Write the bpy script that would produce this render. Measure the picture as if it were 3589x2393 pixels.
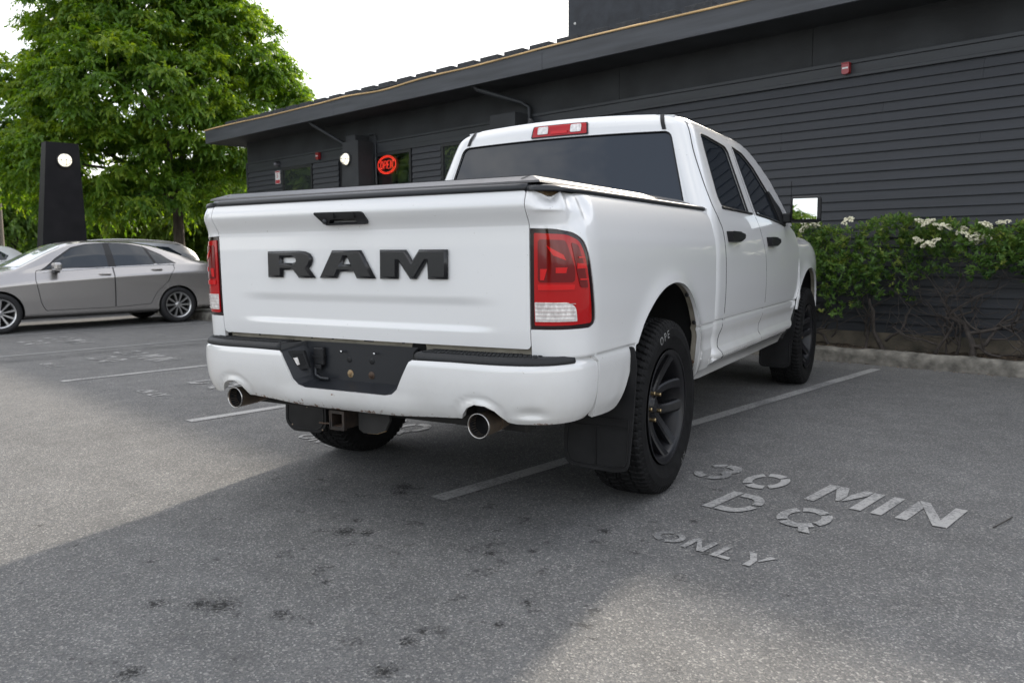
import bpy, bmesh, math, random
import numpy as np
from mathutils import Vector, Matrix
from mathutils.geometry import delaunay_2d_cdt
random.seed(4); RNG=np.random.default_rng(4)
SC=bpy.context.scene; COL=SC.collection
for o in list(bpy.data.objects): bpy.data.objects.remove(o)

# ---------------- camera ----------------
CAM_POS=(3.009,-2.926,1.127); YAW,PITCH,ROLL=math.radians(-43.961),math.radians(-6.261),math.radians(-.486)
cd=bpy.data.cameras.new('camera'); cam=bpy.data.objects.new('camera',cd); COL.objects.link(cam)
fw=Vector((math.sin(YAW)*math.cos(PITCH),math.cos(YAW)*math.cos(PITCH),math.sin(PITCH)))
rt=Vector((math.cos(YAW),-math.sin(YAW),0)); up=rt.cross(fw)
r2=math.cos(ROLL)*rt+math.sin(ROLL)*up; u2=-math.sin(ROLL)*rt+math.cos(ROLL)*up
M=Matrix((r2,u2,-fw)).transposed().to_4x4(); M.translation=Vector(CAM_POS); cam.matrix_world=M
cd.sensor_width=36.; cd.lens=2812.01/3589*36; cd.clip_start=.05; cd.clip_end=2000
cd.dof.use_dof=True; cd.dof.focus_distance=3.6; cd.dof.aperture_fstop=5.0
SC.camera=cam
SC.render.resolution_x=1024; SC.render.resolution_y=682

# ---------------- light ----------------
SUN_AZ=math.radians(-20.6); SUN_EL=math.radians(30.7)   # azimuth from +Y towards +X
world=bpy.data.worlds.new('World'); SC.world=world; world.use_nodes=True
nt=world.node_tree; nt.nodes.clear()
wo=nt.nodes.new('ShaderNodeOutputWorld'); bg=nt.nodes.new('ShaderNodeBackground'); sky=nt.nodes.new('ShaderNodeTexSky')
sky.sky_type='NISHITA'; sky.sun_disc=False; sky.sun_elevation=SUN_EL; sky.sun_rotation=SUN_AZ
sky.air_density=1.0; sky.dust_density=2.2; sky.ozone_density=1.0; sky.altitude=50
# thin broken cloud over the whole sky: greys the blue, follows the view direction only
tc=nt.nodes.new('ShaderNodeTexCoord'); mp=nt.nodes.new('ShaderNodeMapping'); mp.inputs['Scale'].default_value=(1.3,1.3,3.2)
nz=nt.nodes.new('ShaderNodeTexNoise'); nz.inputs['Scale'].default_value=1.6; nz.inputs['Detail'].default_value=6; nz.inputs['Roughness'].default_value=.55
cr=nt.nodes.new('ShaderNodeValToRGB'); cr.color_ramp.elements[0].position=.42; cr.color_ramp.elements[0].color=(.24,.24,.24,1); cr.color_ramp.elements[1].position=.60; cr.color_ramp.elements[1].color=(.88,.88,.88,1)
mx=nt.nodes.new('ShaderNodeMixRGB'); mx.inputs['Color2'].default_value=(8.75,8.6,8.4,1)
nt.links.new(tc.outputs['Generated'],mp.inputs['Vector']); nt.links.new(mp.outputs['Vector'],nz.inputs['Vector']); nt.links.new(nz.outputs['Fac'],cr.inputs['Fac'])
nt.links.new(cr.outputs['Color'],mx.inputs['Fac']); nt.links.new(sky.outputs['Color'],mx.inputs['Color1'])
nt.links.new(mx.outputs['Color'],bg.inputs['Color']); bg.inputs['Strength'].default_value=.12
nt.links.new(bg.outputs['Background'],wo.inputs['Surface'])
sl=bpy.data.lights.new('sun','SUN'); sl.energy=2.45; sl.angle=math.radians(2.2); sl.color=(1.,.90,.76)
sun=bpy.data.objects.new('sun',sl); COL.objects.link(sun)
sd=Vector((math.sin(SUN_AZ)*math.cos(SUN_EL),math.cos(SUN_AZ)*math.cos(SUN_EL),math.sin(SUN_EL)))
sun.rotation_euler=sd.to_track_quat('Z','Y').to_euler(); sun.location=(-10,30,25)
SC.cycles.max_bounces=6; SC.cycles.diffuse_bounces=3; SC.cycles.glossy_bounces=3; SC.cycles.transmission_bounces=3; SC.cycles.transparent_max_bounces=4; SC.cycles.caustics_reflective=False; SC.cycles.caustics_refractive=False
vs=SC.view_settings; vs.view_transform='Standard'; vs.look='None'; vs.gamma=1; vs.exposure=1.08; vs.use_curve_mapping=False

# ---------------- helpers ----------------
def mat(name,base=(.5,.5,.5),rough=.5,metal=0.,spec=.5,coat=0.,var=0.,vscale=8.,bump=0.,bscale=60.,col2=None,trans=0.,emit=None,estr=0.,coat_rough=.03,rvar=0.,detail=6.,coords='Object',stretch=(1,1,1)):
    m=bpy.data.materials.new(name); m.use_nodes=True; n=m.node_tree; b=n.nodes['Principled BSDF']
    b.inputs['Base Color'].default_value=(*base,1); b.inputs['Roughness'].default_value=rough; b.inputs['Metallic'].default_value=metal
    b.inputs['Specular IOR Level'].default_value=spec; b.inputs['Coat Weight'].default_value=coat; b.inputs['Coat Roughness'].default_value=coat_rough
    if trans: b.inputs['Transmission Weight'].default_value=trans
    if emit: b.inputs['Emission Color'].default_value=(*emit,1); b.inputs['Emission Strength'].default_value=estr
    if var or bump or col2 or rvar:
        t=n.nodes.new('ShaderNodeTexCoord'); mpn=n.nodes.new('ShaderNodeMapping'); mpn.inputs['Scale'].default_value=stretch; n.links.new(t.outputs[coords],mpn.inputs['Vector'])
        x=n.nodes.new('ShaderNodeTexNoise'); x.inputs['Scale'].default_value=vscale; x.inputs['Detail'].default_value=detail; n.links.new(mpn.outputs['Vector'],x.inputs['Vector'])
        if var or col2:
            r=n.nodes.new('ShaderNodeValToRGB'); c2=col2 or base
            r.color_ramp.elements[0].position=.3; r.color_ramp.elements[1].position=.7
            r.color_ramp.elements[0].color=(*[max(0,c*(1-var)) for c in base],1); r.color_ramp.elements[1].color=(*[min(1,c*(1+var)) for c in c2],1)
            n.links.new(x.outputs['Fac'],r.inputs['Fac']); n.links.new(r.outputs['Color'],b.inputs['Base Color'])
        if rvar:
            mr=n.nodes.new('ShaderNodeMapRange'); mr.inputs['To Min'].default_value=max(0,rough-rvar); mr.inputs['To Max'].default_value=min(1,rough+rvar); n.links.new(x.outputs['Fac'],mr.inputs['Value']); n.links.new(mr.outputs['Result'],b.inputs['Roughness'])
        if bump:
            y=n.nodes.new('ShaderNodeTexNoise'); y.inputs['Scale'].default_value=bscale; y.inputs['Detail'].default_value=5; n.links.new(mpn.outputs['Vector'],y.inputs['Vector'])
            bp=n.nodes.new('ShaderNodeBump'); bp.inputs['Strength'].default_value=bump; bp.inputs['Distance'].default_value=.01; n.links.new(y.outputs['Fac'],bp.inputs['Height']); n.links.new(bp.outputs['Normal'],b.inputs['Normal'])
    return m
def tag(o,label=None,cat=None,group=None,kind=None):
    if label: o['label']=label
    if cat: o['category']=cat
    if group: o['group']=group
    if kind: o['kind']=kind
    return o
def empty(name,loc=(0,0,0),rz=0.,label=None,cat=None,group=None):
    o=bpy.data.objects.new(name,None); COL.objects.link(o); o.location=loc; o.rotation_euler=(0,0,rz); o.empty_display_size=.2
    return tag(o,label,cat,group)
def link(name,me,m=None,parent=None,label=None):
    o=bpy.data.objects.new(name,me); COL.objects.link(o)
    if m is not None and not me.materials: me.materials.append(m)
    if parent is not None: o.parent=parent
    if label: o['label']=label
    return o
def mesh(name,V,F,smooth=False,normals=None):
    me=bpy.data.meshes.new(name); me.from_pydata([tuple(v) for v in V],[],[tuple(f) for f in F])
    if smooth: me.polygons.foreach_set('use_smooth',[True]*len(me.polygons))
    me.update()
    if normals is not None: me.normals_split_custom_set_from_vertices([tuple(n) for n in normals])
    return me
def obj(name,V,F,m,parent=None,smooth=False,label=None): return link(name,mesh(name,V,F,smooth),m,parent,label)
class MB:
    def __init__(s): s.v=[]; s.f=[]; s.sm=[]
    def add(s,V,F,smooth=False):
        k=len(s.v); s.v+=[tuple(v) for v in V]; s.f+=[tuple(i+k for i in f) for f in F]; s.sm+=[smooth]*len(F); return s
    def box(s,x0,x1,y0,y1,z0,z1,bev=0.):
        if not bev:
            V=[(x,y,z) for x in (x0,x1) for y in (y0,y1) for z in (z0,z1)]
            return s.add(V,[(0,1,3,2),(4,6,7,5),(0,4,5,1),(2,3,7,6),(0,2,6,4),(1,5,7,3)])
        b=bm_box(x0,x1,y0,y1,z0,z1,bev); V=[v.co[:] for v in b.verts]; b.verts.index_update(); F=[[v.index for v in f.verts] for f in b.faces]; b.free(); return s.add(V,F)
    def tube(s,pts,rad,n=8,cap=True,smooth=True):
        P=[Vector(p) for p in pts]; R=rad if isinstance(rad,(list,tuple)) else [rad]*len(P); V=[];F=[]
        pt=None
        for i,p in enumerate(P):
            t=(P[min(i+1,len(P)-1)]-P[max(i-1,0)]).normalized()
            if pt is None: a=t.orthogonal().normalized()
            else: a=(a-t*a.dot(t)); a=a.normalized() if a.length>1e-6 else t.orthogonal().normalized()
            pt=t; b=t.cross(a)
            for k in range(n):
                q=2*math.pi*k/n; V.append(p+(a*math.cos(q)+b*math.sin(q))*R[i])
        for i in range(len(P)-1):
            for k in range(n): F.append((i*n+k,i*n+(k+1)%n,(i+1)*n+(k+1)%n,(i+1)*n+k))
        s.add(V,F,smooth)
        if cap: s.add([V[k] for k in range(n)],[tuple(range(n))[::-1]]); s.add([V[-n+k] for k in range(n)],[tuple(range(n))])
        return s
    def lathe(s,prof,n=32,axis='x',c=(0,0,0),smooth=True):   # prof: list of (r, h)
        V=[];F=[]
        for r,h in prof:
            for k in range(n):
                q=2*math.pi*k/n; a,b=r*math.cos(q),r*math.sin(q)
                p={'x':(h,a,b),'y':(a,h,b),'z':(a,b,h)}[axis]; V.append((p[0]+c[0],p[1]+c[1],p[2]+c[2]))
        for i in range(len(prof)-1):
            for k in range(n): F.append((i*n+k,i*n+(k+1)%n,(i+1)*n+(k+1)%n,(i+1)*n+k))
        return s.add(V,F,smooth)
    def prism(s,poly,fn,d0,d1):      # 2D polygon swept between two depths; fn(u,v,d)->xyz
        n=len(poly); V=[fn(u,v,d0) for u,v in poly]+[fn(u,v,d1) for u,v in poly]
        F=[tuple(range(n))[::-1],tuple(range(n,2*n))]+[(i,(i+1)%n,n+(i+1)%n,n+i) for i in range(n)]
        return s.add(V,F)
    def build(s,name,m,parent=None,label=None,recalc=True):
        me=bpy.data.meshes.new(name); me.from_pydata(s.v,[],s.f); me.polygons.foreach_set('use_smooth',s.sm); me.update()
        if recalc:
            b=bmesh.new(); b.from_mesh(me); bmesh.ops.recalc_face_normals(b,faces=b.faces); b.to_mesh(me); b.free()
        return link(name,me,m,parent,label)
def bm_box(x0,x1,y0,y1,z0,z1,bev):
    b=bmesh.new(); bmesh.ops.create_cube(b,size=1.); 
    for v in b.verts: v.co=Vector(((x0+x1)/2+v.co.x*(x1-x0),(y0+y1)/2+v.co.y*(y1-y0),(z0+z1)/2+v.co.z*(z1-z0)))
    bmesh.ops.bevel(b,geom=b.edges[:],offset=bev,segments=2,affect='EDGES',profile=.5); return b
def box(name,x0,x1,y0,y1,z0,z1,m,parent=None,bev=0.,label=None):
    return MB().box(x0,x1,y0,y1,z0,z1,bev).build(name,m,parent,label)
def fillet(pts,r,seg=5):
    out=[]; n=len(pts)
    for i in range(n):
        ri=r[i] if isinstance(r,(list,tuple)) else r
        p=np.array(pts[i],float); a=np.array(pts[i-1],float)-p; b=np.array(pts[(i+1)%n],float)-p; la,lb=np.hypot(*a),np.hypot(*b)
        if ri<=0 or la<1e-9 or lb<1e-9: out.append(tuple(p)); continue
        d=min(ri,la*.45,lb*.45); p0=p+a/la*d; p1=p+b/lb*d
        for k in range(seg+1):
            t=k/seg; out.append(tuple((1-t)**2*p0+2*t*(1-t)*p+t*t*p1))
    return out
def crom(pts,seg=5,closed=False):
    P=[np.array(p,float) for p in pts]; out=[]; n=len(P); rng=range(n if closed else n-1)
    for i in rng:
        g=(lambda k:P[k%n]) if closed else (lambda k:P[min(max(k,0),n-1)])
        a,b,c,d=g(i-1),g(i),g(i+1),g(i+2)
        for k in range(seg):
            t=k/seg; out.append(tuple(.5*((2*b)+(-a+c)*t+(2*a-5*b+4*c-d)*t*t+(-a+3*b-3*c+d)*t**3)))
    if not closed: out.append(tuple(P[-1]))
    return out
def inside(poly,X,Y):
    P=np.array(poly); x0,y0=P[:,0],P[:,1]; x1,y1=np.roll(x0,-1),np.roll(y0,-1); r=np.zeros(len(X),bool)
    for a,b,c,d in zip(x0,y0,x1,y1):
        if b==d: continue
        k=((b>Y)!=(d>Y))&(X<(c-a)*(Y-b)/(d-b)+a); r^=k
    return r
def resample(poly,hu,hv):
    out=[]
    for i in range(len(poly)):
        a=np.array(poly[i],float); b=np.array(poly[(i+1)%len(poly)],float); n=max(1,int(math.ceil(math.hypot((b-a)[0]/hu,(b-a)[1]/hv)-1e-6)))
        for k in range(n): out.append(tuple(a+(b-a)*k/n))
    o2=[out[0]]
    for p in out[1:]:
        if math.hypot(p[0]-o2[-1][0],p[1]-o2[-1][1])>1e-5: o2.append(p)
    return o2
def sheet(name,f,outer,m,parent=None,holes=(),h=(.03,.03),thick=.02,flip=False,mirror=False,label=None,eps=1e-3):
    """panel cut to an outline in (u,v), bent onto the surface f(u,v); edges turned in by `thick`"""
    hu,hv=h; loops=[resample(outer,hu,hv)]+[resample(q,hu,hv) for q in holes]
    pts=[];ed=[]
    for L in loops:
        k=len(pts); pts+=L; ed+=[(k+i,k+(i+1)%len(L)) for i in range(len(L))]
    B=np.array(pts); u0,v0=B.min(0); u1,v1=B.max(0)
    U,Vv=np.meshgrid(np.arange(u0+hu/2,u1,hu),np.arange(v0+hv/2,v1,hv)); U=U.ravel();Vv=Vv.ravel()
    k=inside(loops[0],U,Vv)
    for q in loops[1:]: k&=~inside(q,U,Vv)
    U,Vv=U[k],Vv[k]
    if len(U):
        d=np.full(len(U),9.)
        for b in B: d=np.minimum(d,np.hypot((U-b[0])/hu,(Vv-b[1])/hv))
        k=d>.5; U,Vv=U[k],Vv[k]
    allp=[Vector(p) for p in pts]+[Vector((a,b)) for a,b in zip(U,Vv)]
    vs_,_,fs,_,_,_=delaunay_2d_cdt(allp,ed,[],0,1e-7)
    P2=np.array([v[:] for v in vs_]); C=np.array([P2[list(q)].mean(0) for q in fs])
    k=inside(loops[0],C[:,0],C[:,1])
    for q in loops[1:]: k&=~inside(q,C[:,0],C[:,1])
    F=[tuple(q) for q,ok in zip(fs,k) if ok]
    e=eps
    def pn(u,v):
        p=np.array(f(u,v)); a=np.array(f(u+e,v))-np.array(f(u-e,v)); b=np.array(f(u,v+e))-np.array(f(u,v-e)); n=np.cross(a,b); l=np.linalg.norm(n); n=n/l if l>1e-12 else np.array((0,0,1.))
        return p,(-n if flip else n)
    V=[];N=[]
    for u,v in P2: p,n=pn(u,v); V.append(p); N.append(n)
    V=[np.array(p) for p in V]
    if flip: F=[q[::-1] for q in F]
    nF=len(F)
    if thick:
        for li,L in enumerate(loops):
            k=len(V); q=[pn(*p) for p in L]; n=len(L)
            for i in range(n):
                a,b=q[i],q[(i+1)%n]
                ip,iq=np.array(a[0])-a[1]*thick,np.array(b[0])-b[1]*thick
                side=np.cross(b[0]-a[0],a[1]); l=np.linalg.norm(side); side=side/l if l>1e-12 else a[1]
                j=len(V); V+=[a[0],b[0],iq,ip]; N+=[side]*4; F.append((j,j+3,j+2,j+1))
    if mirror:
        V=[p*np.array((-1,1,1)) for p in V]; N=[p*np.array((-1,1,1)) for p in N]; F=[q[::-1] for q in F]
    me=mesh(name,V,F,True,N)
    return link(name,me,m,parent,label)
def copy_tree(o,parent=None):
    c=o.copy(); COL.objects.link(c); c.parent=parent
    for ch in list(o.children):
        copy_tree(ch,c)
    return c
def font_mesh(txt,size,ext=0.,bev=0.,shear=0.):
    cu=bpy.data.curves.new('t','FONT'); cu.body=txt; cu.size=size; cu.extrude=ext; cu.bevel_depth=bev; cu.align_x='CENTER'; cu.align_y='CENTER'; cu.resolution_u=3; cu.shear=shear
    ob=bpy.data.objects.new('t',cu); me=bpy.data.meshes.new_from_object(ob); bpy.data.objects.remove(ob); return me
def poly_mesh(loops,ext=0.,bev=0.,off=0.):
    cu=bpy.data.curves.new('p','CURVE'); cu.dimensions='2D'; cu.fill_mode='BOTH'; cu.extrude=ext; cu.bevel_depth=bev; cu.bevel_resolution=0; cu.offset=off
    for L in loops:
        s=cu.splines.new('POLY'); s.points.add(len(L)-1)
        for p,q in zip(s.points,L): p.co=(q[0],q[1],0,1)
        s.use_cyclic_u=True
    ob=bpy.data.objects.new('p',cu); me=bpy.data.meshes.new_from_object(ob); bpy.data.objects.remove(ob); return me

# ---------------- materials ----------------
def paint_mat(name,base,dirt=(.36,.33,.27)):
    m=mat(name,base,.30,0,.5,1.); n=m.node_tree; n.nodes['Principled BSDF'].inputs['Coat IOR'].default_value=1.6; b=n.nodes['Principled BSDF']
    t=n.nodes.new('ShaderNodeTexCoord'); sx=n.nodes.new('ShaderNodeSeparateXYZ'); n.links.new(t.outputs['Object'],sx.inputs[0])
    mr=n.nodes.new('ShaderNodeMapRange'); mr.inputs['From Min'].default_value=.80; mr.inputs['From Max'].default_value=.42; n.links.new(sx.outputs['Z'],mr.inputs['Value'])
    nz=n.nodes.new('ShaderNodeTexNoise'); nz.inputs['Scale'].default_value=5; nz.inputs['Detail'].default_value=9; nz.inputs['Roughness'].default_value=.65; n.links.new(t.outputs['Object'],nz.inputs['Vector'])
    m1=n.nodes.new('ShaderNodeMath'); m1.operation='MULTIPLY'; n.links.new(mr.outputs[0],m1.inputs[0]); n.links.new(nz.outputs['Fac'],m1.inputs[1])
    # fine road-dust specks
    vz=n.nodes.new('ShaderNodeTexNoise'); vz.inputs['Scale'].default_value=75; vz.inputs['Detail'].default_value=2; n.links.new(t.outputs['Object'],vz.inputs['Vector'])
    sp=n.nodes.new('ShaderNodeMapRange'); sp.inputs['From Min'].default_value=.735; sp.inputs['From Max'].default_value=.80; sp.inputs['To Max'].default_value=.8; n.links.new(vz.outputs['Fac'],sp.inputs['Value'])
    m2=n.nodes.new('ShaderNodeMath'); m2.operation='MULTIPLY'; m2.inputs[1].default_value=.75; n.links.new(m1.outputs[0],m2.inputs[0])
    m3=n.nodes.new('ShaderNodeMath'); m3.operation='MAXIMUM'; n.links.new(m2.outputs[0],m3.inputs[0]); n.links.new(sp.outputs[0],m3.inputs[1])
    mx=n.nodes.new('ShaderNodeMixRGB'); mx.inputs[1].default_value=(*base,1); mx.inputs[2].default_value=(*dirt,1); n.links.new(m3.outputs[0],mx.inputs[0]); n.links.new(mx.outputs[0],b.inputs['Base Color'])
    r=n.nodes.new('ShaderNodeMapRange'); r.inputs['To Min'].default_value=.0; r.inputs['To Max'].default_value=.05; n.links.new(nz.outputs['Fac'],r.inputs['Value']); n.links.new(r.outputs[0],b.inputs['Coat Roughness'])
    return m
def bumper_paint():
    m=paint_mat('bumper_paint',(.78,.785,.79)); n=m.node_tree; b=n.nodes['Principled BSDF']; old=b.inputs['Base Color'].links[0].from_socket
    t=n.nodes.new('ShaderNodeTexCoord'); sx=n.nodes.new('ShaderNodeSeparateXYZ'); n.links.new(t.outputs['Object'],sx.inputs[0])
    nz=n.nodes.new('ShaderNodeTexNoise'); nz.inputs['Scale'].default_value=30; nz.inputs['Detail'].default_value=8; nz.inputs['Roughness'].default_value=.7; n.links.new(t.outputs['Object'],nz.inputs['Vector'])
    # rust creeping from the lower lip and a few chips
    lo=n.nodes.new('ShaderNodeMapRange'); lo.inputs['From Min'].default_value=.545; lo.inputs['From Max'].default_value=.49; lo.inputs['To Min'].default_value=0; lo.inputs['To Max'].default_value=.24; n.links.new(sx.outputs['Z'],lo.inputs['Value'])
    ad=n.nodes.new('ShaderNodeMath'); ad.operation='ADD'; n.links.new(nz.outputs['Fac'],ad.inputs[0]); n.links.new(lo.outputs[0],ad.inputs[1])
    th=n.nodes.new('ShaderNodeMapRange'); th.inputs['From Min'].default_value=.735; th.inputs['From Max'].default_value=.79; n.links.new(ad.outputs[0],th.inputs['Value'])
    mx=n.nodes.new('ShaderNodeMixRGB'); mx.inputs[2].default_value=(.16,.065,.02,1); n.links.new(th.outputs[0],mx.inputs[0]); n.links.new(old,mx.inputs[1]); last=mx
    # scuffs and rust marks: patches with their own place (truck x,y,z centre, size)
    for (cx,cy,cz,sx_,sz_,thr,colr) in [(-.055,-1.12,.557,.030,.018,.50,(.22,.09,.03)),(.83,-1.0,.67,.08,.045,.60,(.12,.09,.06)),(.80,-1.0,.57,.09,.035,.60,(.06,.06,.06)),(.87,-.98,.505,.07,.022,.45,(.17,.07,.02)),(.62,-1.09,.555,.035,.03,.52,(.2,.08,.02)),(-.66,-1.08,.56,.03,.03,.5,(.25,.11,.03))]:
        mp=n.nodes.new('ShaderNodeMapping'); mp.vector_type='TEXTURE'; mp.inputs['Location'].default_value=(cx,cy,cz); mp.inputs['Scale'].default_value=(sx_,.25,sz_); n.links.new(t.outputs['Object'],mp.inputs['Vector'])
        ln=n.nodes.new('ShaderNodeVectorMath'); ln.operation='LENGTH'; n.links.new(mp.outputs[0],ln.inputs[0])
        q=n.nodes.new('ShaderNodeTexNoise'); q.inputs['Scale'].default_value=95; q.inputs['Detail'].default_value=7; n.links.new(t.outputs['Object'],q.inputs['Vector'])
        f=n.nodes.new('ShaderNodeMapRange'); f.inputs['From Min'].default_value=1.0; f.inputs['From Max'].default_value=.3; n.links.new(ln.outputs['Value'],f.inputs['Value'])
        mu=n.nodes.new('ShaderNodeMath'); mu.operation='MULTIPLY'; n.links.new(f.outputs[0],mu.inputs[0]); n.links.new(q.outputs['Fac'],mu.inputs[1])
        s=n.nodes.new('ShaderNodeMapRange'); s.inputs['From Min'].default_value=thr; s.inputs['From Max'].default_value=thr+.06; s.inputs['To Max'].default_value=.85; n.links.new(mu.outputs[0],s.inputs['Value'])
        mm=n.nodes.new('ShaderNodeMixRGB'); mm.inputs[2].default_value=(*colr,1); n.links.new(s.outputs[0],mm.inputs[0]); n.links.new(last.outputs[0],mm.inputs[1]); last=mm
    n.links.new(last.outputs[0],b.inputs['Base Color']); return m
WHITE=paint_mat('white_paint',(.78,.785,.79)); BUMPW=bumper_paint()
BEIGE=mat('dirty_primer',(.34,.31,.25),.6,var=.25,vscale=14)
BLACKP=mat('black_plastic',(.013,.0135,.015),.48,0,.3,bump=.12,bscale=260,var=.2,vscale=18)
CAPP=mat('cap_plastic',(.020,.022,.026),.33,0,.4,bump=.03,bscale=200)
PADP=mat('step_pad_plastic',(.018,.019,.021),.5,0,.35,bump=.25,bscale=180)
VINYL=mat('bed_cover_vinyl',(.050,.050,.054),.38,0,.55,bump=.12,bscale=320,var=.2,vscale=20)
RUBBER=mat('tyre_rubber',(.0075,.0075,.008),.7,0,.18,var=.45,vscale=22,bump=.1,bscale=120)
FLAPM=mat('mudflap_rubber',(.010,.010,.011),.55,0,.3,var=.35,vscale=12,bump=.08,bscale=90)
RIMM=mat('matte_black_wheel',(.010,.010,.012),.36,.0,.4,var=.15,vscale=20)
GAP=mat('gap_black',(.004,.004,.005),.8)
UNDER=mat('underbody',(.02,.019,.018),.8,var=.3,vscale=10)
RUSTM=mat('rusty_steel',(.10,.045,.02),.75,var=.5,vscale=40,col2=(.055,.04,.03),bump=.3,bscale=120)
STEEL=mat('dull_steel',(.34,.29,.24),.42,.85,var=.35,vscale=22,col2=(.24,.18,.13)); TIPR=mat('tip_rim_steel',(.42,.41,.40),.25,1.)
CHROME=mat('bright_steel',(.62,.62,.63),.16,1.)
BRASS=mat('tarnished_lug',(.42,.32,.18),.35,1.,var=.3,vscale=60)
GLASS=mat('tinted_glass',(.010,.014,.020),.015,0,.75)
REDL=mat('red_lens',(.42,.003,.005),.08,0,.4,.35,coat_rough=.01); REDB=mat('bright_red_reflector',(.60,.006,.008),.10,0,.4,.35,coat_rough=.01)
REDD=mat('dark_red_lens',(.15,.002,.004),.08,0,.4,.35,coat_rough=.01); SMOKE=mat('smoked_lens_frame',(.014,.004,.005),.10,0,.4,.4,coat_rough=.01)
CLEAR=mat('clear_reverse_lens',(.66,.62,.60),.15,.1,.5,1.,var=.22,vscale=45,col2=(.80,.78,.76),stretch=(1.5,1.5,.8)); RIBM=mat('lens_rib_clear',(.48,.40,.39),.2)
LETTER=mat('black_emblem',(.012,.0125,.015),.27,0,.5,bump=.03,bscale=300)
MIRRG=mat('mirror_glass',(.55,.58,.60),.01,1.)
RUSTP=mat('rusted_paint',(.50,.42,.27),.7,var=.35,vscale=55,col2=(.17,.09,.03))
LINER=mat('wheel_liner',(.010,.010,.010),.85)
# ---- truck surface functions (right side, truck frame) ----
def pchip(pts):
    xs=np.array([p[0] for p in pts],float); ys=np.array([p[1] for p in pts],float)
    h=np.diff(xs); d=np.diff(ys)/h; m=np.zeros(len(xs)); m[0]=d[0]; m[-1]=d[-1]
    for i in range(1,len(xs)-1):
        if d[i-1]*d[i]>0:
            w1=2*h[i]+h[i-1]; w2=h[i]+2*h[i-1]; m[i]=(w1+w2)/(w1/d[i-1]+w2/d[i])
    K=4000; X=np.linspace(xs[0],xs[-1],K+1); I=np.clip(np.searchsorted(xs,X)-1,0,len(h)-1); t=(X-xs[I])/h[I]; t2=t*t; t3=t2*t
    tab=((2*t3-3*t2+1)*ys[I]+(t3-2*t2+t)*h[I]*m[I]+(-2*t3+3*t2)*ys[I+1]+(t3-t2)*h[I]*m[I+1]).tolist(); a0=float(xs[0]); sc=K/(float(xs[-1])-a0)
    def f(x):
        q=(x-a0)*sc
        if q<=0: return tab[0]
        if q>=K: return tab[K]
        i=int(q); return tab[i]+(tab[i+1]-tab[i])*(q-i)
    return f
def sstep(a,b,x):
    t=min(max((x-a)/(b-a),0.),1.); return t*t*(3-2*t)
P_BED=pchip([(.44,.94),(.50,.962),(.56,.980),(.66,.991),(.708,.9945),(.728,.9925),(.744,.9875),(.7505,.996),(.80,.996),(.95,1.0),(1.08,1.0),(1.16,.996),(1.22,.985),(1.27,.972),(1.31,.956),(1.335,.940),(1.35,.925)])
P_CAB=pchip([(.43,.905),(.47,.925),(.505,.955),(.53,.990),(.548,1.003),(.562,1.002),(.600,.976),(.65,.966),(.705,.975),(.728,.9745),(.744,.9685),(.7505,.979),(.80,.982),(.95,.988),(1.08,.988),(1.17,.983),(1.24,.975),(1.31,.965),(1.355,.955),(1.40,.940),(1.5,.906),(1.6,.872),(1.7,.838),(1.78,.811),(1.83,.789),(1.87,.756),(1.89,.724),(1.90,.690)])
T_Y=pchip([(.74,-.998),(.77,-1.0),(.85,-1.006),(1.0,-1.009),(1.15,-1.010),(1.226,-1.011),(1.233,-1.0135),(1.288,-1.0445),(1.2945,-1.047),(1.300,-1.0475),(1.35,-1.031),(1.365,-1.022)])
def arch_flare(y,z,y0):
    r=math.hypot(y-y0,(z-.50)*(1.0 if z>.5 else .6)); return .016*math.exp(-((max(r,.46)-.46)/.065)**2)*sstep(.42,.55,z+.05)
YC=-.775; CA,CB,CN=.185,.262,2.5; XB=1.0
_th=np.linspace(0,math.pi/2,400); _cx=XB-CA+CA*np.cos(_th)**(2/CN); _cy=YC-CB*np.sin(_th)**(2/CN)
_cs=np.concatenate([[0],np.cumsum(np.hypot(np.diff(_cx),np.diff(_cy)))]); CL=float(_cs[-1]); U_END=YC-CL
def bed_prof(y,z):
    w=sstep(.42,.62,y); b=P_BED(z); return b if w==0 else (1-w)*b+w*(min(b,P_CAB(z)+.012) if z<.72 else b)
def bed_f(u,z,dent=0.):
    if u>=YC:
        return (bed_prof(u,z)+arch_flare(u,z,.02)*sstep(-.75,-.6,u)-dent, u, z)
    s=YC-u; i=min(max(int(np.searchsorted(_cs,s)),1),len(_cs)-1); t=(s-_cs[i-1])/(_cs[i]-_cs[i-1])
    t=min(max(t,0),1)
    x=_cx[i-1]+t*(_cx[i]-_cx[i-1]); y=_cy[i-1]+t*(_cy[i]-_cy[i-1])
    a,b=max(i-3,0),min(i+2,len(_cs)-1); tx,ty=_cx[b]-_cx[a],_cy[b]-_cy[a]; l=math.hypot(tx,ty); nx,ny=-ty/l,tx/l
    w=sstep(.25,1.,s/CL); d=(1-w)*(XB-bed_prof(YC,z))+w*(T_Y(z)-(YC-CB))+dent
    return (x-nx*d,y-ny*d,z)
def tail_f(x,z):
    y=T_Y(z)+.0*abs(x)
    bow=-.018*(1-(x/.815)**2)
    k=sstep(.72,.5,abs(x))
    rec=.0095*k*(sstep(.968,.926,z)*sstep(.828,.858,z))
    return (x,y+bow+rec,z)
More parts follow.
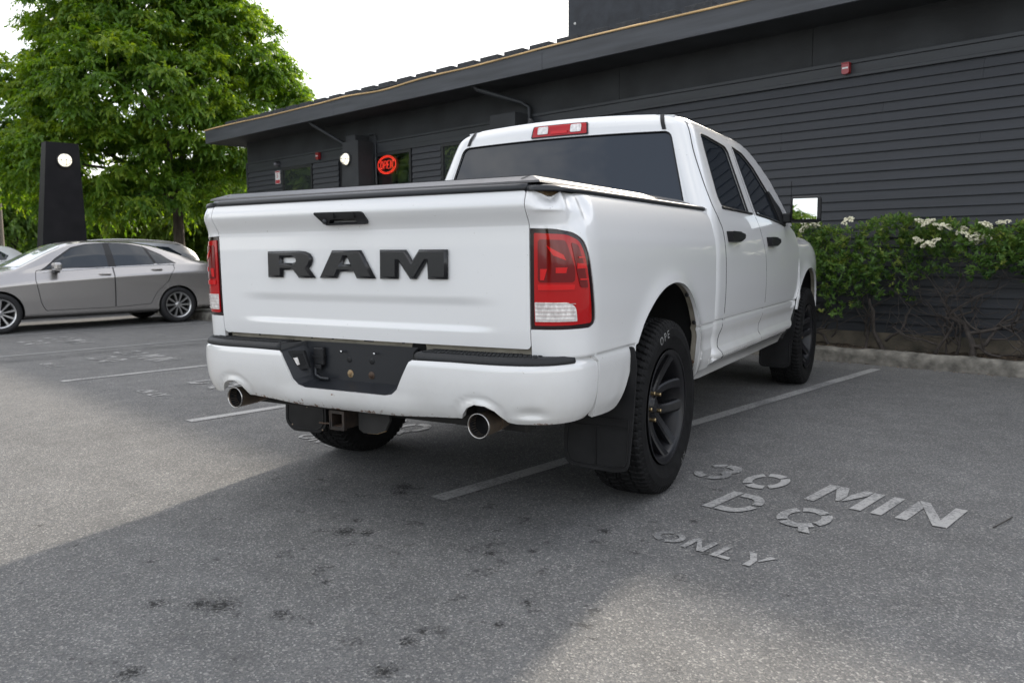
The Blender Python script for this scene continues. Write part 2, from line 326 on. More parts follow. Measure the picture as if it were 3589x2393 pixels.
# cab: u>0 along side (y = YK+u), -1<u<0 corner, u<-1 along the back towards the centre
KR=.11
def cab_yr(z): return .776+(z-1.4)*.24+(max(0,z-1.84)**2)*9 if z>1.3 else .752
def cab_side_x(y,z):
    x=P_CAB(z)
    x-=.020*sstep(1.8,3.2,y)*sstep(1.3,1.6,z)
    if y>3.0: x+=0
    return x
def cab_f(u,z):
    yr=cab_yr(z); YK=yr+KR*1.25
    if u>=0:
        y=YK+u; return (cab_side_x(y,z),y,z)
    xs=P_CAB(z)
    if u>-1:
        th=-u*math.pi/2; n=2.3
        return (xs-KR+KR*math.cos(th)**(2/n), YK-1.25*KR*math.sin(th)**(2/n), z)
    x=(xs-KR)*(2+u); return (x,yr-.012*(1-(x/.7)**2),z)
def door_f(y,z):
    yr=cab_yr(z); YK=yr+KR*1.25; 
    if y>=YK: return (cab_side_x(y,z)+arch_flare(y,z,3.57)*.9,y,z)
    s=min((YK-y)/(1.25*KR),1.); n=2.3; th=math.asin(s**(n/2)); return (P_CAB(z)-KR+KR*math.cos(th)**(2/n),y,z)
# bumper
BA,BB,BN=.40,.325,2.7; BXC=.59; BYC=-.795
_bx=BXC+BA*np.sin(_th)**(2/BN); _by=BYC-BB*np.cos(_th)**(2/BN)
_bs=np.concatenate([[0],np.cumsum(np.hypot(np.diff(_bx),np.diff(_by)))]); BL=float(_bs[-1])
B_D=pchip([(.47,.075),(.485,.055),(.50,.040),(.53,.022),(.57,.009),(.62,.002),(.66,0),(.70,.001),(.715,.004),(.726,.012),(.734,.022),(.745,.026),(.755,.030),(.762,.040)])
def bump_f(u,z,off=0.):
    sg=1 if u>=0 else -1; a=abs(u)
    d=B_D(z)+off
    if a<=BXC: x,y,nx,ny=a,BYC-BB,0.,-1.
    else:
        s=min(a-BXC,BL); i=min(max(int(np.searchsorted(_bs,s)),1),len(_bs)-1); t=(s-_bs[i-1])/(_bs[i]-_bs[i-1])
        x=_bx[i-1]+t*(_bx[i]-_bx[i-1]); y=_by[i-1]+t*(_by[i]-_by[i-1])
        p,q=max(i-3,0),min(i+2,len(_bs)-1); tx,ty=_bx[q]-_bx[p],_by[q]-_by[p]; l=math.hypot(tx,ty); nx,ny=ty/l,-tx/l
    return (sg*(x-nx*d),y-ny*d,z)
# ---- end truck surface functions ----

# ---------------- pickup truck ----------------
TR=empty('pickup_truck',(0,0,0),math.radians(14.),'large white pickup truck with dented rear corner parked across the stall line','pickup truck')
def off(f,d):
    e=1e-3
    def g(u,v):
        p=np.array(f(u,v)); a=np.array(f(u+e,v))-np.array(f(u-e,v)); b=np.array(f(u,v+e))-np.array(f(u,v-e)); n=np.cross(a,b); n/=np.linalg.norm(n)+1e-12
        return p+n*d
    return g
# -- bed sides
def dent(u,z):
    g=lambda a,b,s,t:math.exp(-((u-a)/s)**2-((z-b)/t)**2)
    d=.046*g(-1.055,1.332,.048,.034)+.024*g(-.952,1.335,.038,.050)-.012*g(-1.003,1.33,.016,.030)-.010*g(-1.06,1.282,.05,.009)+.016*g(-.86,1.30,.045,.05)-.005*g(-.90,1.27,.015,.06)+.008*g(-.93,1.245,.05,.03)-.004*g(-.985,1.255,.012,.03)
    return d
def bed_right(u,z):
    zz=z; p=bed_f(u,zz,dent(u,zz))
    sag=.024*max(0,1-abs(u+1.055)/.062)*sstep(1.30,1.35,z)+.006*math.exp(-((u+.90)/.03)**2)*sstep(1.31,1.35,z)
    return (p[0],p[1],p[2]-sag)
ARCH=[(-.62,.492),(-.555,.505),(-.515,.565),(-.475,.66),(-.42,.75),(-.335,.845),(-.23,.918),(-.125,.962),(-.02,.983),(.085,.985),(.20,.965),(.30,.918),(.385,.845),(.43,.76),(.445,.68),(.445,.60),(.455,.53),(.475,.452)]
arch=crom(ARCH,4)
bed_out=[(U_END+.001,1.347),(.742,1.347),(.742,1.20),(.748,.95),(.748,.70),(.735,.60),(.735,.438)]+arch[::-1]+[(-.70,.494),(-.79,.500),(-.795,.72),(-.83,.745),(U_END+.001,.745)]
LAMP=fillet([(-1.141,1.214),(-1.037,1.213),(-.95,1.200),(-.905,1.172),(-.878,1.115),(-.852,1.011),(-.838,.917),(-.834,.870),(-.870,.853),(-1.007,.851),(-1.141,.850)],[.006,.01,.03,.03,.04,.05,.04,.02,.03,.05,.008],4)
LAMPH=[(a,b) for a,b in LAMP]
def grow(poly,d):
    c=np.mean(np.array(poly),0); out=[]
    n=len(poly)
    for i in range(n):
        a,b=np.array(poly[i-1]),np.array(poly[(i+1)%n]); t=b-a; l=np.hypot(*t); nn=np.array((t[1],-t[0]))/l if l>1e-9 else np.array((0,0)); p=np.array(poly[i])
        s=1 if np.dot(nn,p-c)>0 else -1
        out.append(tuple(p+nn*d*s))
    return out
NOTCHED=bed_out
lamp_hole=LAMP
for mir,ff in ((False,bed_right),(True,bed_f)):
    # outline wraps round the lamp on its inner side (the lamp reaches the tailgate seam)
    i0=bed_out.index((U_END+.001,.745))
    lam=[p for p in LAMP if p[0]>-1.135]
    ol=bed_out[:i0+1]+[(U_END+.001,.849)]+[(a,b) for a,b in lam[::-1]]+[(U_END+.001,1.216)]
    sd_=sheet('bed_side',ff,ol,WHITE,TR,h=(.025,.0085),thick=.018,flip=False,mirror=mir,label='dented rear corner with rust under the rail' if not mir else None)
    hs=sheet('tail_lamp',off(bed_f,-.004),LAMP,SMOKE,TR,h=(.03,.03),thick=.03,mirror=mir)
    LENS=fillet([(-1.124,1.199),(-.985,1.192),(-.930,1.170),(-.905,1.12),(-.878,.999),(-.866,.891),(-.868,.872),(-.966,.867),(-1.124,.865)],[.006,.02,.02,.03,.05,.02,.01,.01,.006],4)
    sheet('lens',off(bed_f,.001),LENS,REDL,hs,h=(.03,.03),thick=.012,mirror=mir)
    sheet('lens_chamber',off(bed_f,.003),fillet([(-1.106,1.176),(-.99,1.172),(-.953,1.07),(-.953,1.022),(-1.106,1.022)],.015),REDD,hs,h=(.03,.03),thick=.006,mirror=mir)
    sheet('side_marker',off(bed_f,.003),fillet([(-.968,1.165),(-.938,1.155),(-.915,1.09),(-.89,1.0),(-.93,1.003),(-.945,1.06)],.01),REDD,hs,h=(.03,.03),thick=.006,mirror=mir)
    for q in ([(-1.106,1.014),(-.955,1.013),(-.957,.995),(-1.105,.994)],[(-1.07,1.155),(-1.0,1.12),(-.99,1.10),(-1.04,1.118)],[(-1.095,1.07),(-1.065,1.07),(-1.078,1.03),(-1.095,1.03)],[(-1.03,1.075),(-.985,1.075),(-.99,1.055),(-1.03,1.055)],[(-.945,1.09),(-.907,1.088),(-.900,1.072),(-.945,1.070)],[(-.938,1.113),(-.912,1.113),(-.911,1.108),(-.938,1.108)],[(-.932,1.035),(-.892,1.034),(-.89,1.029),(-.932,1.029)]):
        sheet('reflector',off(bed_f,.0052),q,REDB,hs,h=(.03,.03),thick=.004,mirror=mir)
    rv=sheet('reverse_lens',off(bed_f,.004),fillet([(-1.121,.950),(-.985,.950),(-.950,.935),(-.943,.881),(-1.119,.880)],[.002,.01,.02,.004,.002]),CLEAR,hs,h=(.025,.025),thick=.008,mirror=mir)
    for k in range(9):
        z=.886+k*.0072; MBk=sheet('lens_rib',off(bed_f,.0062),[(-1.118,z),(-.952,z),(-.952,z+.0022),(-1.118,z+.0022)],RIBM,hs,h=(.04,.04),thick=.003,mirror=mir) if k%2==0 else None
    # rail cap along the top of the bed side
    ug=[U_END+.004+i*(.745-U_END-.004)/60 for i in range(61)]
    V=[];F=[]; sx=-1 if mir else 1
    for u in ug:
        p=np.array(bed_f(u,1.345)); q=np.array(bed_f(u+.002,1.345))-np.array(bed_f(u-.002,1.345)); q/=np.linalg.norm(q); n=np.array((q[1],-q[0],0))
        if n[0]<0 and u>-1.05: n=-n
        n=n if n[0]*p[0]>=-.2 else -n
        for d,z in ((.004,1.346),(.006,1.352),(.002,1.363),(-.012,1.369),(-.075,1.370),(-.075,1.35)):
            V.append((sx*(p[0]+n[0]*d),p[1]+n[1]*d,z))
    for i in range(60):
        for k in range(5): F.append((i*6+k,i*6+k+1,(i+1)*6+k+1,(i+1)*6+k))
    F+= [tuple(range(6)),tuple(range(360,366))]
    MB().add(V,F,True).build('rail_cap',CAPP,TR)
    # wheel well liner and inner lip
    V=[];F=[]; 
    lip=[(y,z) for y,z in arch if z>.47]
    for y,z in lip:
        x=bed_f(y,z)[0]; c=np.array((.0,.5)); d=np.array((y,z))-c; d/=np.linalg.norm(d); yy,zz=y+d[0]*.03,z+d[1]*.03
        V+=[(sx*(x-.012),y,z),(sx*(x-.05),yy,zz),(sx*(x-.42),yy,zz)]
    for i in range(len(lip)-1):
        for k in range(2): F.append((i*3+k,i*3+k+1,(i+1)*3+k+1,(i+1)*3+k))
    MB().add(V,F,True).build('wheel_liner',LINER,TR)
# flange of the rear arch: folded lip seen at its front half, with clips
V=[];F=[]
lipf=[(y,z) for y,z in arch if y>.05 and z>.45]
for y,z in lipf:
    x=bed_f(y,z)[0]; V+=[(x-.001,y+.001,z),(x-.045,y+.004,z-.0)]
for i in range(len(lipf)-1): F.append((i*2,i*2+1,i*2+3,i*2+2))
MB().add(V,F,True).build('arch_flange',BEIGE,TR)
for y,z,mm in ((.30,.916,LINER),(.425,.77,LINER),(.449,.565,RUSTM)):
    x=bed_f(y,z)[0]; MB().lathe([(.001,-.006),(.009,-.006),(.011,.002),(.006,.008),(.001,.009)],8,'y',(x-.025,y-.012,z)).build('clip',mm,TR)
# rust showing in the sagging dent
sheet('rusted_edge',lambda u,z:bed_f(u,z,dent(u,z)+.022),[(-1.135,1.30),(-.90,1.30),(-.90,1.3475),(-1.135,1.3475)],RUSTP,TR,h=(.02,.012),thick=.004)
box('bed_floor',-.93,.93,-.95,.73,.60,.64,UNDER,TR)  # plain dark slab added under the bed to block light
# -- tailgate
tg=sheet('tailgate',tail_f,fillet([(-.8125,1.349),(.8125,1.349),(.8125,.776),(-.8125,.776)],[.012,.012,.02,.02]),WHITE,TR,holes=[fillet([(-.11,1.277),(.06,1.275),(.066,1.254),(-.112,1.254)],.006)],h=(.04,.006),thick=.03,flip=False)
V=[];F=[]
xs=np.linspace(-.812,.812,41)
for x in xs:
    y=tail_f(x,1.349)[1]
    for dy,z in ((-.004,1.3495),(-.008,1.355),(-.006,1.366),(.004,1.374),(.02,1.377),(.06,1.375),(.06,1.35)): V.append((x,y+dy,z))
for i in range(40):
    for k in range(6): F.append((i*7+k,i*7+k+1,(i+1)*7+k+1,(i+1)*7+k))
F+=[tuple(range(7)),tuple(range(280,287))]
MB().add(V,F,True).build('tailgate_cap',CAPP,tg)
HND=[(-.165,1.3005),(.080,1.2975),(.092,1.29),(.103,1.258),(.096,1.2475),(-.112,1.2465),(-.128,1.253),(-.168,1.293)]
hf=lambda x,z:(x,-1.053-.018*sstep(1.245,1.302,z)-.002,z)
HOLE=[(-.088,1.270),(.040,1.268),(.055,1.2535),(-.100,1.254)]
hd=sheet('tailgate_handle',hf,fillet(HND,.008),BLACKP,tg,holes=[fillet(HOLE,.006)],h=(.03,.02),thick=.03)
box('handle_recess',-.13,.08,-1.012,-1.006,1.24,1.29,GAP,tg)
MB().lathe([(.001,-.004),(.010,-.004),(.011,0),(.011,.006)],16,'y',(-.117,-1.0625,1.263)).build('camera_lens',CAPP,tg)
box('handle_seam',-.060,-.0585,-1.0735,-1.06,1.274,1.296,GAP,tg); box('handle_seam',.047,.0485,-1.0735,-1.06,1.274,1.296,GAP,tg)
RL=[[(-0.4821,1.1444),(-0.2957,1.1457),(-0.2567,1.1425),(-0.2328,1.1334),(-0.219,1.119),(-0.2184,1.103),(-0.228,1.0834),(-0.2417,1.0708),(-0.204,1.0309),(-0.2991,1.0302),(-0.3322,1.0641),(-0.3941,1.0639),(-0.3959,1.032),(-0.4845,1.0313)],[(-0.3937,1.1174),(-0.3269,1.117),(-0.3147,1.1123),(-0.3127,1.104),(-0.318,1.0968),(-0.3331,1.0935),(-0.395,1.0943)]]
AL=[[(-0.104,1.1457),(0.0497,1.145),(0.1201,1.0308),(0.0248,1.0307),(0.0092,1.0575),(-0.0684,1.0579),(-0.0834,1.0308),(-0.1785,1.0311)],[(-0.0338,1.1157),(-0.0215,1.1156),(-0.0076,1.0886),(-0.0496,1.0886)]]
ML=[[(0.1479,1.1458),(0.276,1.1446),(0.3065,1.1016),(0.3396,1.1446),(0.47,1.1437),(0.4684,1.0305),(0.3779,1.0303),(0.3768,1.0988),(0.3728,1.0988),(0.3222,1.0298),(0.2934,1.0302),(0.2413,1.0984),(0.2371,1.0985),(0.235,1.0301),(0.1453,1.03)]]
for L in (RL,AL,ML):
    me=poly_mesh(L,.003,.0095,-.0095)
    for v in me.vertices:
        x,z,d=v.co; y=tail_f(x,z)[1]; v.co=(x,y-.0075-d,z)
    me.flip_normals(); link('letter',me,LETTER,tg)
# body sill behind the tailgate foot
sl_=box('tail_sill',-.80,.80,-.972,-.93,.60,.80,BEIGE,TR)
for x,w in ((-.62,.008),(-.30,.01),(-.18,.012),(.0,.05),(.20,.012)): box('sill_hole',x,x+w,-.9745,-.971,.765,.765+min(w,.014),GAP,sl_)
MB().lathe([(.001,-.003),(.034,-.003),(.036,0),(.036,.004)],20,'y',(.285,-.972,.752)).build('sill_opening',GAP,sl_)
# -- rear bumper
BT=[(.352,.7225),(.52,.7245),(.70,.727),(.85,.7285),(.98,.728),(1.02,.7295),(1.045,.737),(1.06,.748),(1.085,.752),(1.16,.752),(1.183,.744),(1.19,.72)]
BBOT=[(1.19,.60),(1.175,.535),(1.135,.508),(1.07,.505),(.93,.505),(.80,.507),(.765,.512),(.742,.530),(.716,.555),(.68,.571),(.634,.574),(.600,.558),(.575,.530),(.565,.512),(.50,.508),(.24,.4925),(.12,.490)]
NOT=[(.215,.574),(.252,.582),(.278,.603),(.333,.704),(.340,.716)]
right=BT+BBOT; 
outl=right+[(-a,b) for a,b in right[::-1]]+[(-a,b) for a,b in NOT[::-1]]+NOT
def bump_surf(u,z):
    a=abs(u); o=0.
    r=math.hypot((a-.648)/1.25,z-.515); o+=-.005*math.exp(-((max(r,.058)-.058)/.016)**2) if z<.62 else 0     # rolled lip round the tips
    o+= .005*math.exp(-((max(r,.085)-.085)/.014)**2)*(1 if r<.085+.03 else 1)*math.exp(-((r-.085)/.018)**2)
    if u>0: o+=.014*math.exp(-((u-.86)/.05)**2-((z-.548)/.018)**2)-.006*math.exp(-((u-.86)/.06)**2-((z-.522)/.010)**2)
    k=sstep(.44,.30,a)*sstep(.60,.50,z); o-=.014*k
    return bump_f(u,z,o)
bp=sheet('rear_bumper',bump_surf,outl,BUMPW,TR,h=(.022,.012),thick=.022,flip=False)
for s in (-1,1):     # step pads
    us=np.linspace(.36,1.045,40); V=[];F=[]; pr=[(.012,.722),(.008,.730),(.012,.742),(.024,.751),(.05,.753)]
    for u in us:
        e_=sstep(.98,1.045,u)*.0
        for d,z in pr:
            x,y,_=bump_f(u,.66,d); V.append((s*x,y,z+.004*sstep(.9,1.04,u)))
        x,y,_=bump_f(u,.66,.05); V.append((s*min(x,.93),max(-.968,y+.03) if u<.9 else max(y+.02,-.95+.3*(u-.9)),.753)); 
        q=V[-1]; V.append((q[0],q[1],.70))
    n=len(pr)+2
    for i in range(len(us)-1):
        for k in range(n-1): F.append((i*n+k,i*n+k+1,(i+1)*n+k+1,(i+1)*n+k))
    F+=[tuple(range(n)),tuple(range((len(us)-1)*n,len(us)*n))]
    pad=MB().add(V,F,True).build('step_pad',PADP,bp)
    # moulded grip lugs
    g=MB()
    for i in range(30):
        for j in range(5):
            x=.385+i*.0172+(.0086 if j%2 else 0); 
            if x>.86: continue
            yb=bump_f(x if x<BXC else BXC+(x-BXC)*1.06,.66,.03)[1]; y=yb+.012+j*.019
            if y>-.985: continue
            g.box(s*x-.0068,s*x+.0068,y-.0035,y+.0035,.7525,.7568)
    g.build('grip_lug',PADP,bp); 
# number plate recess
NR=[(.352,.7225),(.340,.716),(.333,.704),(.278,.603),(.252,.582),(.215,.574)]
fr=[(a,bump_f(a,b,.006)[1],b) for a,b in NR]; fr=fr+[(-a,y,b) for a,y,b in fr[::-1]]
bk=[(.300,.742),(.292,.73),(.285,.715),(.238,.62),(.222,.604),(.195,.598)]; bk=[(a,-1.0,b) for a,b in bk]+[(-a,-1.0,b) for a,b in bk[::-1]]
fr=[(.352,-1.10,.752)]+fr+[(-.352,-1.10,.752)]; bk=[(.300,-1.0,.757)]+bk+[(-.300,-1.0,.757)]
n=len(fr); rec=MB().add(fr+bk,[(i,i+1,n+i+1,n+i) for i in range(n-1)],False).add(bk,[tuple(range(n))]).build('plate_recess',CAPP,bp)
for x in (-.089,.089): MB().lathe([(.001,-.022),(.005,-.022),(.0055,-.012),(.003,-.012),(.003,0)],8,'y',(x,-1.0,.722)).build('plate_screw',CHROME,bp)
for x in (-.06,.062): MB().lathe([(.001,-.003),(.008,-.004),(.011,-.002),(.014,-.001)],14,'y',(x,-1.0,.688)).build('plug',BLACKP,bp)
for x,mm in ((-.056,RUSTP),(.058,RUSTM)): 
    w=MB().lathe([(.001,-.010),(.007,-.010),(.0075,-.004),(.014,-.003),(.017,-.0015)],12,'y',(x,-1.0,.628)).build('bolt',mm,bp)
MB().box(-.246,-.188,-1.022,-1.0,.655,.735,.008).box(-.236,-.198,-1.028,-1.02,.64,.66,.004).box(-.250,-.184,-1.025,-1.005,.690,.698).build('trailer_socket',BLACKP,bp)
MB().tube([(-.235,-1.02,.65),(-.225,-1.03,.615),(-.19,-1.035,.605),(-.15,-1.03,.603)],.007,8).build('socket_cable',CAPP,bp)
lampb=MB().add([(-.318,-1.075,.712),(-.268,-1.055,.712),(-.252,-1.055,.655),(-.296,-1.075,.645)],[(0,1,2,3)]).add([(-.322,-1.083,.718),(-.262,-1.058,.718),(-.243,-1.058,.648),(-.297,-1.083,.638)],[(0,1,2,3)])
MB().prism([(-.325,.720),(-.262,.722),(-.240,.648),(-.296,.635)],lambda x,z,d:(x,-1.088+(x+.325)*.42+d,z),0,.012).build('plate_lamp_frame',BLACKP,bp)
MB().prism([(-.307,.708),(-.268,.710),(-.252,.662),(-.288,.655)],lambda x,z,d:(x,-1.0895+(x+.325)*.42+d,z),0,.004).build('plate_lamp_shade',GAP,bp)
MB().prism([(-.303,.690),(-.286,.693),(-.277,.662),(-.287,.659)],lambda x,z,d:(x,-1.092+(x+.325)*.42+d,z),0,.004).build('plate_lamp',CLEAR,bp)
# -- exhaust, hitch, underside
for s in (-1,1):
    c=(s*.647,0,.494)
    ex=MB().lathe([(.038,-.985),(.0445,-1.02),(.0455,-1.095),(.0475,-1.102),(.0475,-1.106),(.0455,-1.108),(.043,-1.104),(.0425,-1.06)],36,'y',(0,0,0))
    ex.tube([(0,-1.0,0),(0,-.92,.004),(-s*.01,-.80,.02),(-s*.06,-.55,.06)],[.044,.040,.033,.033],16)
    e_=ex.build('exhaust_tip',STEEL,TR); e_.location=c
    i_=MB().lathe([(.0428,-1.10),(.0425,-1.03),(.001,-1.03)],28,'y').build('exhaust_bore',GAP,e_)
    r_=MB().lathe([(.0430,-1.105),(.0440,-1.1085),(.0462,-1.1092),(.0480,-1.107),(.0480,-1.103)],40,'y').build('exhaust_rim',TIPR,e_)
hx=-.078
h_=MB()
for a in ((hx-.036,hx-.028),(hx+.028,hx+.036)): h_.box(a[0],a[1],-1.07,-.80,.402,.474)
h_.box(hx-.028,hx+.028,-1.07,-.80,.402,.410).box(hx-.028,hx+.028,-1.07,-.80,.466,.474)
h_.box(hx-.041,hx+.041,-1.072,-1.055,.397,.401).box(hx-.041,hx+.041,-1.072,-1.055,.475,.479).box(hx-.041,hx-.037,-1.072,-1.055,.397,.479).box(hx+.037,hx+.041,-1.072,-1.055,.397,.479)
hitch=h_.build('hitch_receiver',mat('hitch_steel',(.012,.012,.014),.5,var=.4,vscale=30,col2=(.03,.02,.014)),TR)
MB().box(hx-.0275,hx+.0275,-.99,-.97,.41,.466).box(hx-.0275,hx+.0275,-1.06,-.99,.4102,.412).build('receiver_rust',RUSTM,hitch)
MB().tube([(hx-.03,-1.03,.415),(hx-.09,-1.05,.413),(hx-.11,-1.06,.416)],.004,6).build('hitch_loop',RUSTM,hitch)
V=[];pl=[(hx+.075,.475),(hx+.075,.40),(hx+.10,.385),(hx+.17,.388),(hx+.215,.405),(hx+.24,.45),(hx+.235,.49)]
MB().prism(pl,lambda x,z,d:(x,d,z),-1.02,-1.005).build('chain_plate',UNDER,hitch)
MB().tube([(hx+.078,-1.013,.398),(hx+.12,-1.013,.386),(hx+.17,-1.013,.388),(hx+.215,-1.013,.405)],.0035,6).build('chain_plate_edge',RUSTP,hitch)
MB().box(-.75,.75,-.92,-.84,.44,.56,.01).box(-.52,-.42,-1.0,4.3,.50,.62).box(.42,.52,-1.0,4.3,.50,.62).build('chassis_rail',UNDER,TR)
MB().tube([(-.80,0,.40),(.80,0,.40)],.055,12).lathe([(.02,-.16),(.12,-.10),(.15,0),(.12,.10),(.02,.16)],20,'y',(0,0,.40)).build('rear_axle',UNDER,TR)
MB().box(-.90,.90,.78,3.9,.47,.53).build('cab_floor',UNDER,TR)  # plain dark slab added under the cab to block light
MB().lathe([(.14,-.05),(.30,-.09),(.36,-.07),(.375,0),(.36,.07),(.30,.09),(.14,.05)],40,'z',(0,-.48,.62)).build('spare_tyre',RUBBER,TR)
# -- bed cover
cv=MB()
x1,yA,yB=.80,-.955,.72
prof=[(.060,1.378),(.055,1.386),(.0,1.408),(-.05,1.409)]
def ring(d,z): return [(-x1-d,yA-d,z),(x1+d,yA-d,z),(x1+d,yB,z),(-x1-d,yB,z)]
V=[];F=[]
for d,z in prof: V+=ring(d,z)
for i in range(len(prof)-1):
    for k in range(4): F.append((i*4+k,i*4+(k+1)%4,(i+1)*4+(k+1)%4,(i+1)*4+k))
F.append(tuple(range(12,16))); F.append((3,2,1,0))
cov=cv.add(V,F).build('bed_cover',VINYL,TR)
MB().tube([(-x1+.012,yA+.004,1.4095),(x1-.012,yA+.004,1.4095)],.0012,4).tube([(x1-.03,yA-.035,1.396),(x1-.012,yA+.004,1.4095)],.0012,4).tube([(-x1+.03,yA-.035,1.396),(-x1+.012,yA+.004,1.4095)],.0012,4).build('cover_stitching',BLACKP,cov)
MB().box(-.82,.82,-.97,.715,1.352,1.3775).build('cover_frame',GAP,cov)
# -- cab
def cab_s(u,z): return cab_f(u,z)
YK0=.752+KR*1.25
def seam_u(y,z): return y-(cab_yr(z)+KR*1.25)
SEAM=crom([(.935,1.838),(.893,1.70),(.868,1.56),(.856,1.44),(.862,1.355),(.905,1.30),(.958,1.245),(.985,1.12),(.998,.94),(.995,.74),(.945,.66),(.880,.595),(.905,.548),(.915,.532)],4)
def qf(y,z): return door_f(y,z)
for mir in (False,True):
    sx=-1 if mir else 1
    # quarter panel: param (w,z), w 0 = door seam .. 1 = rear corner
    sy=pchip([(z,y) for y,z in sorted(SEAM,key=lambda p:p[1]) ]) if False else None
    zs=sorted(SEAM,key=lambda p:p[1]); zz=[];yy=[]
    for y,z in zs:
        if not zz or z>zz[-1]+.004: zz.append(z); yy.append(y)
    seam=lambda z,zz=zz,yy=yy: float(np.interp(z,zz,yy))-.003
    def quarter(w,z,seam=seam):
        ys=seam(min(z,1.838)) if z<1.838 else seam(1.838)+(z-1.838)*.3
        yr=cab_yr(z); YK=yr+KR*1.25
        L1=max(ys-YK,-.12); 
        if ys>YK:
            Lc=.19; tot=L1+Lc; s=w*tot
            if s<=L1: return (P_CAB(z),ys-s,z)
            th=(s-L1)/Lc*math.pi/2
        else:
            th0=math.asin(min(1,(YK-ys)/(1.25*KR))**1.15); th=th0+(math.pi/2-th0)*w
        n=2.3; th=min(th,math.pi/2); return (P_CAB(z)-KR+KR*math.cos(th)**(2/n),YK-1.25*KR*math.sin(th)**(2/n),z)
    sheet('quarter_panel',quarter,[(0,.535),(1,.535),(1,1.899),(0,1.899)],WHITE,TR,h=(.06,.0062),thick=.0,flip=True,mirror=mir)
    # rocker
    def rock(y,z): return (P_CAB(z)+.0,y,z)
    sheet('rocker_panel',rock,fillet([(.765,.532),(2.72,.530),(2.80,.50),(2.83,.43),(.765,.43)],.01),WHITE,TR,h=(.06,.012),thick=.02,flip=True if False else False,mirror=mir)
    sheet('sill_gap',lambda y,z:(P_CAB(z)-.012,y,z),[(.905,.555),(2.76,.55),(2.76,.52),(.905,.525)],GAP,TR,h=(.1,.01),thick=0,mirror=mir)
    # rear door
    top=crom([(1.04,1.846),(1.32,1.853),(1.60,1.849),(1.70,1.845)],3)
    bse=crom([(1.715,1.845),(1.735,1.6),(1.765,1.38),(1.85,1.29),(1.98,1.10),(2.015,.90),(2.005,.74),(1.93,.66),(1.86,.60),(1.85,.5445)],3)
    rd=SEAM[::-1][1:]; 
    rout=SEAM[:-1][::-1]+[(.955,1.846)]+top+bse
    WR=fillet([(1.062,1.803),(1.20,1.803),(1.555,1.782),(1.598,1.755),(1.637,1.374),(1.21,1.3785),(1.025,1.386),(1.000,1.44)],[.03,.02,.02,.015,.01,.01,.03,.03],4)
    d1=sheet('rear_door',door_f,rout,WHITE,TR,holes=[WR],h=(.045,.0062),thick=.02,flip=False,mirror=mir)
    WF=fillet([(1.752,1.802),(1.99,1.780),(2.22,1.705),(2.37,1.615),(2.50,1.53),(2.63,1.42),(2.62,1.325),(2.51,1.337),(2.153,1.360),(1.822,1.374)],[.012,.02,.03,.03,.03,.02,.01,.01,.01,.01],4)
    fout=[(a+.006,b) for a,b in bse[::-1]]+crom([(1.78,1.843),(2.0,1.828),(2.25,1.755),(2.5,1.665),(2.66,1.60),(2.76,1.52),(2.80,1.42),(2.86,1.32),(3.02,1.27),(3.10,1.20),(3.15,1.08),(3.16,.90),(3.15,.76),(3.08,.66),(2.95,.60),(2.80,.55),(2.74,.5435)],3)
    d2=sheet('front_door',door_f,fout,WHITE,TR,holes=[WF],h=(.045,.0062),thick=.02,mirror=mir)
    gf=off(door_f,-.012)
    MB().tube([(sx*(door_f(y,z)[0]-.001),y-.0015,z) for y,z in SEAM],.0032,5).build('door_seam',GAP,d1); MB().tube([(sx*(door_f(y,z)[0]-.0015),y+.003,z) for y,z in bse],.0025,5).build('door_seam',GAP,d2)
    sheet('window_glass',gf,grow(WR,.012),GLASS,d1,h=(.05,.05),thick=.004,mirror=mir); sheet('window_glass',gf,grow(WF,.012),GLASS,d2,h=(.05,.05),thick=.004,mirror=mir)
    for w,dd in ((WR,d1),(WF,d2)):
        rg=[door_f(a,b) for a,b in resample(w,.06,.06)]; rg=[(sx*(p[0]-.004),p[1],p[2]) for p in rg]; rg.append(rg[0])
        MB().tube(rg,.0055,6,False).build('window_seal',BLACKP,dd)
    MB().tube([(sx*(door_f(y,z)[0]+.002),y,z) for y,z in ((1.02,1.375),(1.3,1.3705),(1.64,1.367),(1.70,1.366))],.008,6).build('belt_moulding',BLACKP,d1)
    MB().tube([(sx*(door_f(y,z)[0]+.002),y,z) for y,z in ((1.83,1.368),(2.15,1.354),(2.5,1.331),(2.66,1.312))],.008,6).build('belt_moulding',BLACKP,d2)
    # black sail panel carrying the mirror
    sheet('mirror_sail',off(door_f,.003),fillet([(2.46,1.555),(2.52,1.56),(2.72,1.44),(2.72,1.31),(2.54,1.325)],.01),BLACKP,d2,h=(.05,.05),thick=.02,mirror=mir)
    # roof rail above the doors
    rr=[(.96,1.8495)]+[(a,b+.004) for a,b in top]+[(1.78,1.848),(2.0,1.833),(2.25,1.760),(2.5,1.670),(2.66,1.606),(2.77,1.525),(2.815,1.42),(2.88,1.32),(2.96,1.32),(2.90,1.44),(2.83,1.55),(2.70,1.655),(2.50,1.735),(2.30,1.805),(2.12,1.862),(1.95,1.89),(1.7,1.899),(.95,1.899)]
    sheet('roof_rail',door_f,rr,WHITE,TR,h=(.04,.012),thick=.01,mirror=mir)
    # handles
    for dd,y0,z0 in ((d1,1.03,1.212),(d2,2.03,1.192)):
        x=door_f(y0+.12,z0)[0]
        MB().prism(fillet([(y0,.030+z0),(y0+.20,.026+z0),(y0+.295,.018+z0),(y0+.30,-.006+z0),(y0+.235,-.022+z0),(y0+.19,-.03+z0),(y0+.02,-.03+z0)],.008,3),lambda y,z,d:(sx*(x+d),y,z),-.005,.034).build('door_handle',BLACKP,dd)
        MB().box(min(sx*(x+.033),sx*(x+.036)),max(sx*(x+.033),sx*(x+.036)),y0+.02,y0+.19,z0+.026,z0+.0305).build('handle_top',CAPP,dd)
